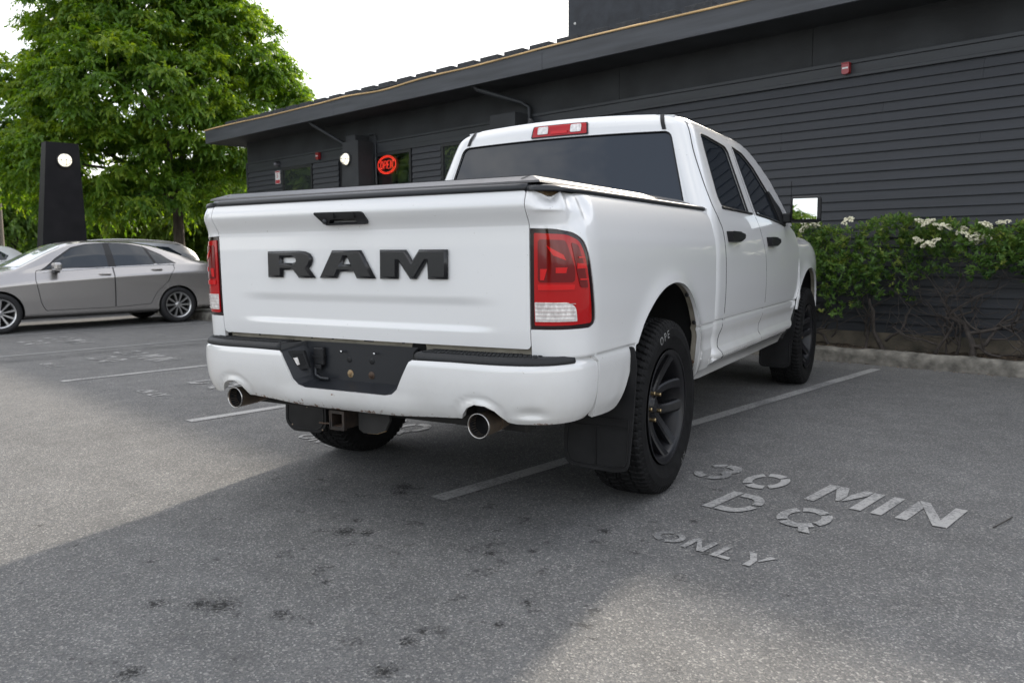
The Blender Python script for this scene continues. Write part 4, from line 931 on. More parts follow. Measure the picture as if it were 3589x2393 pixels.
# ---------------- restaurant building ----------------
WY=5.9
BD=empty('restaurant_building',(-4,WY,0),0,'long dark charcoal restaurant building with lap siding behind the truck','building')
BD_O=Vector((-4,WY,0))
def bpart(o): o.location=o.location-BD_O; return o
SID=mat('charcoal_siding_paint',(.024,.0265,.032),.55,var=.30,vscale=3.,bump=.22,bscale=26,stretch=(.25,1,6.),detail=6,rvar=.12)
PANEL=mat('charcoal_stucco',(.024,.026,.028),.75,var=.35,vscale=2.2,bump=.35,bscale=110,detail=5)
TRIM=mat('charcoal_trim',(.028,.031,.035),.5,var=.2,vscale=4,bump=.1,bscale=40,stretch=(.3,1,4))
FASC=mat('fascia_paint',(.050,.054,.062),.55,var=.3,vscale=3,bump=.15,bscale=24,stretch=(.3,1,4),detail=5)
ROOFM=mat('dark_shingle',(.040,.042,.046),.8,var=.35,vscale=14,bump=.5,bscale=40)
WOODM=mat('weathered_orange_wood',(.62,.42,.20),.6,var=.3,vscale=9,stretch=(.2,1,1))
core=bpart(box('wall_core',-13.40,6.,WY+.012,WY+.16,.0,3.54,GAP,BD)); bpart(box('end_wall',-13.44,-13.30,WY+.02,16,.0,3.54,SID,BD)); bpart(box('far_wall',-13.4,6,15.9,16,0,3.9,SID,BD))
def board_mesh(L_,h=.128):
    b=MB(); P=[(-.027,0),(-.0275,.003),(-.007,h+.010),(0.01,h+.010),(.01,0)]
    V=[(0,y,z) for y,z in P]+[(L_,y,z) for y,z in P]; n=5
    return mesh('siding_board',V,[(i,(i+1)%n,n+(i+1)%n,n+i) for i in range(n)]+[tuple(range(n))[::-1],tuple(range(n,2*n))])
BM={}
def boards(x0,x1,ztop,zbot,h,seg,seed):
    r=random.Random(seed); k=0; z=ztop-h
    while z>zbot-.02:
        x=x0; first=True
        while x<x1-1e-4:
            L_=min(seg if not first else seg*r.choice((.3,.55,.8,1.)),x1-x); first=False
            if x1-(x+L_)<.3: L_=x1-x
            L2=round(L_-.002,3)
            if (L2,h) not in BM: BM[(L2,h)]=board_mesh(L2,h)
            o=link('siding_board',BM[(L2,h)],SID,BD); o.location=Vector((x,WY+r.uniform(-.0015,.0015),z))-BD_O; o.rotation_euler=(r.uniform(-.004,.004),0,0)
            x+=L_
        z-=h; k+=1
boards(-4.88,6.,2.945,.26,.0994,3.66,3)
for a,b in ((-13.44,-12.02),(-10.86,-9.98),(-7.80,-7.06),(-5.75,-5.62)): boards(a,b,2.90,.26,.0994,4.,5)
# upper band, trims
bpart(box('upper_panel',-13.44,-3.5,WY-.004,WY+.012,3.12,3.54,PANEL,BD)); bpart(box('upper_panel',-3.494,-.9,WY-.004,WY+.012,3.12,3.54,PANEL,BD)); bpart(box('upper_panel',-.894,6.,WY-.004,WY+.012,3.12,3.54,PANEL,BD))
bpart(box('trim_board',-13.46,6.,WY-.034,WY+.01,3.085,3.125,TRIM,BD,.004)); bpart(box('trim_board',-13.45,6.,WY-.018,WY+.01,2.985,3.084,TRIM,BD,.003)); bpart(box('trim_board',-4.9,6.,WY-.040,WY+.01,2.948,2.984,TRIM,BD,.004)); bpart(box('trim_board',-13.46,-4.9,WY-.026,WY+.01,2.905,2.984,TRIM,BD,.004))
bpart(box('corner_board',-13.475,-13.42,WY-.03,WY+.04,.2,3.085,TRIM,BD,.003))
bpart(box('foundation',-13.40,6.,WY-.03,WY+.012,-.05,.262,CONC2,BD))
# soffit with grooved boards at the gable end, fascia, roof
bpart(box('soffit',-13.46,6.,5.30,WY+.4,3.538,3.56,PANEL,BD))
for k in range(7): bpart(box('soffit_board',-14.03+k*.085,-13.953+k*.085,5.30,9.,3.545,3.556,PANEL,BD,.004))
x=-14.05
for L_ in (4.88,4.88,4.88,5.4): bpart(box('fascia_board',x,x+L_-.003,5.262,5.30,3.54,3.800,FASC,BD,.003)); x+=L_
bpart(box('gable_fascia',-14.06,-14.03,5.30,10,3.54,3.80,FASC,BD))
pts=[]; xx=-14.06
r_=random.Random(2)
while xx<6: pts.append((xx,5.256+r_.uniform(-.003,.003),3.806+.010*math.sin(xx*1.3)+.012*math.sin(xx*2.9+1)*math.exp(-((xx+8.2)/2.)**2)+(-.045*math.exp(-((xx+8.0)/.7)**2)))); xx+=.25
bpart(MB().tube(pts,.014,6).build('wood_edge_strip',WOODM,BD))
bpart(MB().add([(-14.06,5.25,3.822),(6,5.25,3.822),(6,5.66,3.958),(-14.06,5.66,3.958),(-14.06,5.25,3.80),(6,5.25,3.80),(6,16.2,3.93),(-14.06,16.2,3.93)],[(0,1,2,3),(4,5,1,0),(3,2,6,7)]).build('roof_slope',ROOFM,BD))
bt=mesh('roof_batten',*(lambda b:(b.v,b.f))(MB().box(0,.36,0,.5,-.07,.022,.004)))
for k in range(34):
    o=link('roof_batten',bt,ROOFM,BD); o.location=Vector((-13.9+.4905*k+.36,5.47,3.935))-BD_O
tower=bpart(box('roof_tower',-6.13,1.5,8.,12.,3.9,5.5,mat('tower_panel',(.030,.034,.042),.7,var=.3,vscale=5,bump=.3,bscale=60),BD))
bpart(MB().lathe([(.001,-.012),(.02,-.012),(.024,0)],10,'y',(-5.98,8.,4.98)).build('tower_bolt',mat('bolt_white',(.6,.6,.58),.5),BD))
# windows
PANE=mat('shop_glass',(.03,.035,.035),.015,0,.75,1.,coat_rough=0.)
CLR=mat('clear_pane',(1,1,1),.0,0,.5,0,trans=1.)
FR=mat('window_frame_dark',(.018,.019,.021),.4)
def window(x0,x1,z0,z1,mull=None,pane=PANE):
    w=bpart(MB().box(x0,x1,WY-.03,WY+.01,z1-.05,z1).box(x0,x0+.05,WY-.03,WY+.01,z0,z1-.05).box(x1-.05,x1,WY-.03,WY+.01,z0,z1-.05).box(x0+.05,x1-.05,WY-.03,WY+.01,z0,z0+.05).build('window',FR,BD))
    loc=w.location.copy()
    xs=[x0+.05]+([mull] if mull else [])+[x1-.05]
    for a,b in zip(xs,xs[1:]):
        p=box('pane',a+.004,b-.004,WY-.010,WY-.006,z0+.05,z1-.05,pane,w)
        if b!=xs[-1]: box('mullion',b-.02,b+.02,WY-.03,WY+.005,z0+.05,z1-.05,FR,w)
    return w
window(-12.0,-10.88,.9,2.90); wo_=window(-8.90,-7.82,.3,2.90,pane=CLR); window(-7.04,-5.78,.9,2.90)
IN=mat('pale_teal_panel',(.30,.42,.40),.8,var=.15,vscale=6); POS=mat('red_poster',(.16,.03,.025),.6,var=.5,vscale=7,col2=(.05,.03,.03))
bpart(box('window_backing',-8.22,-7.88,WY-.002,WY+.004,.36,2.84,IN,BD)); bpart(box('window_backing',-8.84,-8.26,WY+.002,WY+.006,.36,2.84,mat('dark_interior',(.03,.035,.03),.8,var=.6,vscale=5),BD))  # teal interior panel; dark sheet paints the dim room behind the glass
bpart(box('poster',-8.66,-8.36,WY-.004,WY-.001,1.9,2.50,POS,BD))
# pilasters and downpipes
def pilaster(xc,w,top,flare):
    V=[(xc-w/2,5.55,top),(xc+w/2,5.55,top),(xc+w/2,WY,top),(xc-w/2,WY,top),(xc-w/2-flare,5.45,.1),(xc+w/2+flare,5.45,.1),(xc+w/2+flare,WY,.1),(xc-w/2-flare,WY,.1)]
    p=bpart(MB().add(V,[(0,1,2,3),(4,7,6,5),(0,4,5,1),(1,5,6,2),(2,6,7,3),(3,7,4,0)]).build('pilaster',PANEL,BD)); return p
pilaster(-9.105,.46,3.12,.10); bpart(box('pilaster_cap',-9.30,-9.02,5.60,WY,3.12,3.235,PANEL,BD,.006)); pilaster(-5.32,.50,3.13,.10)
bpart(MB().tube([(-10.1,5.36,3.56),(-10.06,5.40,3.50),(-9.62,5.80,3.14),(-9.56,5.84,3.05),(-9.56,5.84,.2)],.032,10).build('downpipe',TRIM,BD)); bpart(MB().tube([(-5.72,5.36,3.56),(-5.68,5.40,3.50),(-5.16,5.78,3.30),(-5.06,5.84,3.22),(-5.06,5.84,.2)],.034,10).build('downpipe',TRIM,BD))
bpart(MB().tube([(-9.0,5.86,3.25),(-8.84,5.86,3.25),(-8.78,5.86,3.2),(-8.78,5.86,.3)],.013,6).build('conduit',TRIM,BD))
# fittings fixed to the wall
GLOBE=mat('frosted_globe',(.85,.83,.74),.35,emit=(1.,.93,.75),estr=.55); CAGE=mat('lamp_cage',(.05,.05,.05),.5)
def bulkhead(loc,r,label,rz=0.,tilt=0.):
    o=empty('bulkhead_lamp',loc,rz,label,'wall lamp','round caged lamps')
    MB().lathe([(.001,0),(r*1.15,0),(r*1.15,-.03),(r*1.02,-.04)],28,'y').build('lamp_base',CAGE,o)
    MB().lathe([(r,-.03),(r*.97,-.06),(r*.8,-.095),(r*.5,-.12),(.001,-.13)],28,'y').build('globe',GLOBE,o)
    c=MB()
    for a in (0,1):
        c.tube([((r*1.04*math.cos(t)*(0 if a else 1)),-.03-.108*math.sin(t),(r*1.04*math.cos(t)*(1 if a else 0))) for t in np.linspace(0,math.pi,14)],.004,5)
    c.tube([(r*.72*math.cos(t),-.105,r*.72*math.sin(t)) for t in np.linspace(0,2*math.pi,25)],.004,5); c.build('cage',CAGE,o)
    return o
bulkhead((-9.19,5.545,2.815),.10,'round lit lamp on the wall pilaster left of the OPEN sign')
AL=mat('alarm_red',(.30,.012,.016),.35,coat=.5); WHT=mat('white_label',(.7,.7,.68),.5)
def alarm(x,z,label,s=1.):
    o=empty('fire_alarm',(x,WY-.03,z),0,label,'alarm','red alarm sounders on the trim')
    MB().prism([(-.045*s,-.05*s),(-.035*s,-.068*s),(0,-.075*s),(.035*s,-.068*s),(.045*s,-.05*s),(.045*s,.05*s),(-.045*s,.05*s)],lambda a,b,d:(a,d,b),-.06,.0).build('housing',AL,o)
    box('strobe_label',-.036*s,.036*s,-.064,-.0605,-.012*s,.008*s,WHT,o); box('cap',-.05*s,.05*s,-.066,.0,.05*s,.066*s,AL,o,.004)
alarm(-.50,3.04,'red fire alarm on the trim above the hedge side wall',.85); alarm(-10.59,3.02,'red fire alarm on the trim left of the wall pilaster',.95)
sg=empty('notice_sign',(-12.16,WY-.026,2.727),0,'small red and white notice on the wall near the building corner','sign')
box('sign_plate',-.095,.095,-.006,0,-.13,.13,mat('sign_white',(.70,.68,.66),.5),sg); SR=mat('sign_red',(.45,.05,.06),.5)
box('sign_band',-.085,.085,-.009,-.0065,.10,.124,SR,sg); box('sign_band',-.085,.085,-.009,-.0065,-.122,-.055,SR,sg)
t_=link('sign_numeral',font_mesh('5',.13,.001),SR,sg); t_.rotation_euler=(math.radians(90),0,0); t_.location=(-.01,-.0085,.03)
cm=empty('security_camera',(-12.12,WY-.02,2.985),0,'small dome security camera at the building corner','camera'); MB().lathe([(.001,-.11),(.03,-.105),(.045,-.08),(.05,-.05),(.05,0)],16,'y').build('camera_dome',mat('camera_grey',(.10,.10,.11),.3,coat=.5),cm); box('camera_visor',-.06,.06,-.10,0,.045,.055,TRIM,cm)
NEON=mat('neon_red',(.8,.05,.03),.3,emit=(1.,.045,.02),estr=.55)
ns=empty('neon_sign',(-8.48,WY-.034,2.685),0,'glowing red oval neon OPEN sign in the window','neon sign')
for rr in (1.,.86):
    MB().tube([(.255*rr*math.cos(t),0,.155*rr*math.sin(t)) for t in (np.linspace(.35,2.8,24) if rr<1 else np.linspace(0,2*math.pi,41))],.0048,6,False).build('neon_ring',NEON,ns)
MB().tube([(.255*.86*math.cos(t),0,.155*.86*math.sin(t)) for t in np.linspace(3.4,6.0,24)],.0048,6,False).build('neon_ring',NEON,ns)
NL={'O':[[(.5+.45*math.cos(t),.5+.5*math.sin(t)) for t in np.linspace(0,2*math.pi,17)]],'P':[[(0,0),(.12,1),(.7,1),(.95,.85),(.85,.55),(.6,.45),(.06,.45)]],'E':[[(.95,1),(.12,1),(0,0),(.85,0)],[(.06,.5),(.75,.5)]],'N':[[(0,0),(.12,1),(.75,0),(.9,1)]]}
for i,ch in enumerate('OPEN'):
    b=MB()
    for q in NL[ch]: b.tube([(-.175+i*.093+u*.072+.014*v,-.006,-.065+v*.13) for u,v in q],.0042,6)
    b.build('neon_letter',NEON,ns)

# ---------------- foliage ----------------
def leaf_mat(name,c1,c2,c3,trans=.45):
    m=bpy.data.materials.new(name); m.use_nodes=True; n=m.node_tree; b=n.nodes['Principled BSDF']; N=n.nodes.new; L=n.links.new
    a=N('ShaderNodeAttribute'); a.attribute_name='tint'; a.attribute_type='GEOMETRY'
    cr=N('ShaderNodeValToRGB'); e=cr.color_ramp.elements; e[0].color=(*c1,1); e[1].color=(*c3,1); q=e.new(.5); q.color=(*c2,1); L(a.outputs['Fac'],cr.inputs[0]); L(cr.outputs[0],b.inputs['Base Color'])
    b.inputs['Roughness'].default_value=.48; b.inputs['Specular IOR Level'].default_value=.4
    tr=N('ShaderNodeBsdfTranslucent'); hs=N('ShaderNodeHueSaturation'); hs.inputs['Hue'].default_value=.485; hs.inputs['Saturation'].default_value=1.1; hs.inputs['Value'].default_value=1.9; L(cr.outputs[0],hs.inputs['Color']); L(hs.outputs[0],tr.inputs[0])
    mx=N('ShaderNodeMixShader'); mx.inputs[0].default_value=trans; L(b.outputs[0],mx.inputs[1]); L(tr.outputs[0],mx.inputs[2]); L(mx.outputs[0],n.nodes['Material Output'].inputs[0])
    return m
def leaves_mesh(name,P,D,Nn,Ls,Ws,tint,fold=.25):
    """P base points, D pointing direction, Nn face normal hint: one folded 4-point leaf each"""
    P,D,Nn=np.asarray(P),np.asarray(D),np.asarray(Nn); n=len(P)
    D=D/np.linalg.norm(D,axis=1,keepdims=True); S=np.cross(D,Nn); S/=np.linalg.norm(S,axis=1,keepdims=True)+1e-9; U=np.cross(S,D)
    L_=np.asarray(Ls).reshape(-1,1); W_=np.asarray(Ws).reshape(-1,1)
    a=P; b=P+D*L_*.45+S*W_*.5+U*W_*fold*.5; c=P+D*L_-U*L_*.12; d=P+D*L_*.45-S*W_*.5+U*W_*fold*.5
    V=np.stack([a,b,c,d],1).reshape(-1,3); me=bpy.data.meshes.new(name); me.vertices.add(4*n); me.vertices.foreach_set('co',V.ravel())
    me.loops.add(6*n); me.polygons.add(2*n); k=np.arange(n)*4
    idx=np.stack([k,k+1,k+2,k,k+2,k+3],1).ravel(); me.loops.foreach_set('vertex_index',idx.astype(np.int32)); me.polygons.foreach_set('loop_start',np.arange(2*n,dtype=np.int32)*3); me.polygons.foreach_set('loop_total',np.full(2*n,3,np.int32))
    at=me.attributes.new('tint','FLOAT','POINT'); at.data.foreach_set('value',np.repeat(np.asarray(tint),4).astype(np.float32))
    me.update(); me.validate(); return me
def spray_crown(rng,lobes,ncl,twigs=7,per=9,spread=.55,leaf=(.16,.05),droop=.9,tint0=.45):
    """lobed crown: sprays of drooping leaves set on and inside the lobes"""
    w=np.array([l[3]*l[4]*l[5] for l in lobes])**.7; w/=w.sum(); Ps=[];Ds=[];Ns=[];T=[];Ls=[];Ws=[];cl=[]
    for _ in range(ncl):
        i=rng.choice(len(lobes),p=w); cx,cy,cz,rx,ry,rz=lobes[i]
        d=rng.normal(size=3); d/=np.linalg.norm(d); 
        if d[2]<-.55: d[2]*=-.6
        r=rng.uniform(.86,1.04) if rng.random()<.86 else rng.uniform(.35,.8)
        c=np.array((cx,cy,cz))+d*np.array((rx,ry,rz))*r
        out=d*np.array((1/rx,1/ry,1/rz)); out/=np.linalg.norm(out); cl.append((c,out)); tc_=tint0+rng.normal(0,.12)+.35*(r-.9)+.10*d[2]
        q=rng.normal(size=(twigs,1,3))*np.array((.8,.8,.35))+out*.55+np.array((0,0,.30)); q/=np.linalg.norm(q,axis=2,keepdims=True); ln=spread*rng.uniform(.5,1.1,(twigs,1,1)); s=(np.arange(per)[None,:,None]+rng.uniform(.2,1,(twigs,per,1)))/per; zz=np.array((0,0,1.)); n_=twigs*per
        Ps.append((c+q*ln*s-zz*droop*ln*.55*s*s).reshape(-1,3)); Ds.append((q-zz*droop*(.5+1.1*s)+rng.normal(size=(twigs,per,3))*.42).reshape(-1,3)); Ns.append(rng.normal(size=(n_,3))*.5+zz+out*.5); sc=rng.uniform(.7,1.25,n_); Ls.append(leaf[0]*sc); Ws.append(leaf[1]*sc); T.append(np.clip(tc_+rng.normal(0,.10,n_),0,1))
    cat=np.concatenate
    return cat(Ps),cat(Ds),cat(Ns),cat(Ls),cat(Ws),cat(T),cl
LEAFT=leaf_mat('tree_leaf',(.042,.105,.015),(.104,.205,.023),(.25,.33,.037),.48); LEAFB=leaf_mat('far_leaf',(.05,.11,.022),(.085,.16,.026),(.17,.24,.04),.5)
LEAFH=leaf_mat('hedge_leaf',(.046,.112,.028),(.115,.21,.042),(.31,.36,.08),.38)
BARK=mat('grey_brown_bark',(.065,.052,.040),.9,var=.5,vscale=14,bump=.8,bscale=26,stretch=(1,1,.3)); TWIG=mat('bare_twig',(.055,.046,.040),.85,var=.4,vscale=20)
def cam_pt(px,py,depth):      # point of the place seen at photograph pixel (px,py) at a given distance along the view axis
    r=Matrix((r2,u2,fw)).transposed(); q=Vector(((px-1794.5)/2812.*depth,-(py-1196.5)/2812.*depth,depth)); return Vector(CAM_POS)+r@q
def tree(name,base,lobes,ncl,label,seed,trunk_r=.16,fork=1.9,leaf=(.16,.05),m=LEAFT,group=None,twigs=7,per=9,spread=.55,tint0=.45,limbs=9):
    rng=np.random.default_rng(seed); o=empty(name,base,0,label,'tree',group)
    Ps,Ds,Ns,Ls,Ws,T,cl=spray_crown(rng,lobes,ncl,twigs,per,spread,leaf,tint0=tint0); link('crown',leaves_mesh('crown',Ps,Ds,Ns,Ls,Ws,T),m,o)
    b=MB(); f=np.array((rng.normal(0,.06),rng.normal(0,.06),fork)); b.tube([(0,0,-.1),(0,0,.15),f*.5+np.array((.03,0,0)),f],[trunk_r*1.35,trunk_r*1.08,trunk_r*.95,trunk_r*.85],12)
    tgt=[cl[i] for i in rng.choice(len(cl),min(limbs*5,len(cl)),replace=False)]; mains=[]
    for i in range(limbs):
        l=lobes[i%len(lobes)]; e_=np.array(l[:3])+rng.normal(size=3)*np.array(l[3:])*.35; mid=(f+e_)/2+rng.normal(size=3)*.18+np.array((0,0,.25)); q=[f-np.array((0,0,.25)),f*.65+mid*.35+rng.normal(size=3)*.06,mid,e_]; b.tube(q,[trunk_r*.62,trunk_r*.45,trunk_r*.3,trunk_r*.10],8); mains+=[(mid,trunk_r*.2),(e_,trunk_r*.1),((mid+e_)/2,trunk_r*.16)]
    for c,_ in tgt:
        j=min(range(len(mains)),key=lambda k:np.linalg.norm(mains[k][0]-c)); p,r=mains[j]; b.tube([p,(p+c)/2+rng.normal(size=3)*.08,c],[r*.7,r*.4,r*.12],5)
    b.build('trunk',BARK,o); return o
TB=cam_pt(628,900,22.); TB.z=0
def rel(px,py,dep): p=cam_pt(px,py,dep)-TB; return (p.x,p.y,p.z)
lob=[]
for px,py,dp,rx,rz in ((470,60,22,2.6,1.8),(330,190,21.5,1.55,1.4),(760,170,22.3,1.7,1.6),(480,330,21,2.6,1.7),(120,420,21.5,1.6,1.5),(900,330,23,1.35,1.15),(330,560,21,2.2,1.2),(700,480,21.5,1.7,1.2),(80,640,22,1.5,1.2),(560,690,21,1.5,.62),(330,720,21,1.25,.55),(800,640,22.5,1.5,.9),(970,340,24,.8,.65),(600,-60,22,1.9,1.3)):
    c=rel(px,py,dp); lob.append((*c,rx,rx*.95,rz))
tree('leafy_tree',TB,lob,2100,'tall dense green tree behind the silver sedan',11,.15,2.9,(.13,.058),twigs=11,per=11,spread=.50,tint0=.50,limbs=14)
# more distant trees in the gaps below and beside the crown, leaf tint set per tree
for k,(px,dp,h,w,tn,lb) in enumerate(((40,33,5.2,2.6,.5,'green tree at the far left edge behind the thin pole'),(520,36,4.2,2.6,.8,'pale yellow green tree far behind the parked cars'),(820,38,4.6,2.8,.7,'distant bright tree seen behind the tree trunk by the building'),(280,40,4.2,3.,.6,'distant green tree seen left of the black pillar gap'))):
    b_=cam_pt(px,900,dp); b_.z=0; lobes=[(RNG.normal(0,w*.3),RNG.normal(0,w*.3),h*(.35+.13*j),w*.75,w*.75,h*.22) for j in range(5)]
    tree('distant_tree',b_,lobes,420,lb,30+k,.12,h*.3,(.26,.10),LEAFB,'distant trees',6,8,.7,tn,5)
# trees across the lot behind the camera, seen in the truck's mirrors and paint
for k,(x,y,lb) in enumerate(((9.2,-23,'tree across the lot, nearest the truck tailgate axis'),(13.5,-30,'tree across the lot, second one towards the street'),(-31,-6,'street tree beyond the left edge of the lot'),(-38,-13,'street tree far beyond the left edge of the lot'),(-27,-14,'street tree beside the lot entrance on the left'))):
    sc_=.63 if k<2 else 1.7; lobes=[(RNG.normal(0,1.)*sc_,RNG.normal(0,1.)*sc_,(1.4+1.0*j)*sc_,(2.4-.2*j)*sc_,(2.4-.2*j)*sc_,1.2*sc_) for j in range(5)]
    tree('lot_tree',(x,y,0),lobes,420,lb,50+k,.15,1.8*sc_,(.34*sc_,.16*sc_),LEAFB,'trees across the lot',6,8,.7,.5,5)
# ---------------- flowering shrubs in the bed ----------------
FLW=mat('cream_blossom',(.72,.69,.52),.7,var=.12,vscale=60)
fb=bmesh.new(); bmesh.ops.create_icosphere(fb,subdivisions=1,radius=1.)
fv=[v.co.copy() for v in fb.verts]; ff=[[v.index for v in f.verts] for f in fb.faces]; fb.free()
def flower_mesh(seed):
    r=np.random.default_rng(seed); b=MB()
    for i in range(46):
        d=r.normal(size=3); d/=np.linalg.norm(d); d[2]=abs(d[2])*.8; p=d*np.array((.038,.038,.032))*r.uniform(.75,1.05); s=r.uniform(.0055,.0095); b.add([tuple(p+np.array(v)*s*np.array((1,1,.6))) for v in fv],ff,True)
    me=bpy.data.meshes.new('flower_head'); me.from_pydata(b.v,[],b.f); me.polygons.foreach_set('use_smooth',b.sm); me.materials.append(FLW); me.update(); return me
FM=[flower_mesh(i) for i in range(4)]
def shrub(base,x0,x1,label,seed,dens,low,flowers,trunks,top=1.26):
    """evergreen shrub: leaves in rosettes on the upper half, bare twigs below"""
    rng=np.random.default_rng(seed); o=empty('flowering_shrub',base,0,label,'shrub','flowering shrubs along the wall'); bx,by,bz=base
    P=[];D=[];N_=[];L_=[];W_=[];T=[];tips=[]
    n=int(dens*(x1-x0))
    for i in range(n):
        x=rng.uniform(x0,x1); hmax=top+.05*math.sin(x*4.1)+.04*math.sin(x*9.3+1)
        zl=low(x); u=rng.beta(1.7,1.1); z=zl+(hmax-zl)*u
        fr=5.42+.08*math.sin(x*5)+.10*(1-u)*rng.random()
        y=fr+abs(rng.normal(0,.10)) if rng.random()<.72 else rng.uniform(fr,WY-.08)
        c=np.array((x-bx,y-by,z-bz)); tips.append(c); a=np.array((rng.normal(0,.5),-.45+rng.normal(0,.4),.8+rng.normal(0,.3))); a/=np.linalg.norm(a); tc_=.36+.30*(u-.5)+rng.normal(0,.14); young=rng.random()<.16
        for k in range(rng.integers(7,12)):
            q=rng.normal(size=3); q-=a*q.dot(a); q/=np.linalg.norm(q); el=rng.uniform(.15,.9); d=q*(1-el*.5)+a*el; s=rng.uniform(.75,1.25)*(1.0 if not young else .75)
            P.append(c+a*rng.uniform(-.035,.03)); D.append(d); N_.append(a+rng.normal(size=3)*.2); L_.append(.048*s); W_.append(.019*s); T.append(min(1,max(0,tc_+(.4 if young else 0)+rng.normal(0,.09))))
    link('foliage',leaves_mesh('foliage',P,D,N_,L_,W_,T,.35),LEAFH,o)
    b=MB(); 
    def grow_(p,d,r,depth):
        n_=rng.integers(4,7); pts=[p]; rs=[r]; 
        for k in range(n_):
            d=d+rng.normal(size=3)*np.array((.42,.22,.30)); d[2]+=.10; d/=np.linalg.norm(d); q=pts[-1]+d*rng.uniform(.05,.11)*(1.25 if depth==0 else 1.)
            q[1]=min(max(q[1],5.44-by),WY-.07-by); q[2]=min(max(q[2],.03),1.05-bz); pts.append(q); rs.append(max(.0022,r*(1-.6*(k+1)/n_)))
            if depth<3 and rng.random()<(.5 if depth<2 else .3): grow_(q,d*.5+rng.normal(size=3)*np.array((.9,.4,.5)),rs[-1]*.72,depth+1)
        b.tube([tuple(v) for v in pts],rs,6 if depth<2 else 4)
    for tx,ty,r in trunks:
        grow_(np.array((tx-bx,ty-by,.0)),np.array((rng.normal(0,.35),-.1,1.)),r,0)
        grow_(np.array((tx-bx+.02,ty-by,.10)),np.array((rng.normal(0,.9),-.15,.7)),r*.6,1)
    b.build('branch_work',TWIG,o)
    for k,(x,y,z,s) in enumerate(flowers):
        f=link('flower_head',FM[(seed+k)%4],None,o); f.location=(x-bx,y-by,z-bz); f.scale=(1.5*s,1.5*s,1.5*s); f.rotation_euler=(rng.uniform(.3,.8),rng.uniform(-.3,.3),rng.uniform(0,6))
    return o
def unp(px,py,Y):
    d=Matrix((r2,u2,fw)).transposed()@Vector(((px-1794.5)/2812.,-(py-1196.5)/2812.,1.)); t=(Y-CAM_POS[1])/d.y; return Vector(CAM_POS)+d*t
FL=[(2840,786,1.2),(2858,784,1.),(2820,805,.9),(2815,785,.8),(2973,778,1.1),(3222,782,.95),(3257,784,1.15),(3283,798,.95),(3315,798,1.0),(3213,842,.7),(3222,850,.7),(3247,862,.9),(3260,858,.8),(3280,850,.9),(3378,802,.6),(3385,830,1.1),(3408,826,1.1),(3365,815,.7),(3430,838,.8),(3455,795,1.1),(3460,830,.8),(3505,781,.6),(3530,780,.6),(3415,850,.8)]
FW=[]
for px,py,s in FL:
    p=unp(px,py,5.42); FW.append((p.x,p.y,p.z,s))
lowA=lambda x:.36+.06*math.sin(x*7); lowB=lambda x:.52+.10*math.sin(x*6+1); lowC=lambda x:.86+.07*math.sin(x*8); lowD=lambda x:.80+.06*math.sin(x*7)
gx=lambda a,b:[f for f in FW if a<=f[0]<b]
shrub((-.75,5.66,.10),-1.25,-.32,'dense shrub right beside the truck front wheel',71,760,lowA,gx(-2,-.32),[(-.80,5.66,.024),(-.52,5.7,.018)],1.42)
shrub((.02,5.66,.10),-.32,.34,'shrub with twisted low branches between the truck and the bare gap',72,640,lowB,gx(-.32,.34),[(.05,5.68,.028),(-.12,5.66,.016)],1.42)
shrub((.62,5.64,.10),.34,.86,'sparse shrub with many bare twigs and clusters of cream flowers',73,360,lowC,gx(.34,.86),[(.56,5.62,.020),(.74,5.66,.016),(.64,5.7,.014)],1.38)
shrub((1.0,5.62,.10),.86,2.4,'shrub with thick dark trunk at the right edge of the photo',74,620,lowD,gx(.86,3.),[(.90,5.60,.036),(1.35,5.66,.024),(1.9,5.64,.026)],1.40)
# fallen leaves along the kerb: nobody could count them
r=np.random.default_rng(5); n_=420; P=np.stack([r.uniform(-1.1,3.,n_),np.where(r.random(n_)<.5,5.205-abs(r.normal(0,.04,n_)),r.uniform(5.37,5.85,n_)),np.full(n_,.008)],1); P[:,2]=np.where(P[:,1]>5.3,.125,.006)
D=np.stack([r.normal(size=n_),r.normal(size=n_),r.normal(size=n_)*.15],1); N_=np.stack([r.normal(size=n_)*.3,r.normal(size=n_)*.3,np.ones(n_)],1)
ll=tag(link('leaf_litter',leaves_mesh('leaf_litter',P,D,N_,r.uniform(.012,.035,n_),r.uniform(.006,.014,n_),r.random(n_)),leaf_mat('litter',(.05,.03,.02),(.14,.09,.05),(.30,.24,.18),.05)),'scattered dry leaf litter along the kerb','leaf litter',kind='stuff')

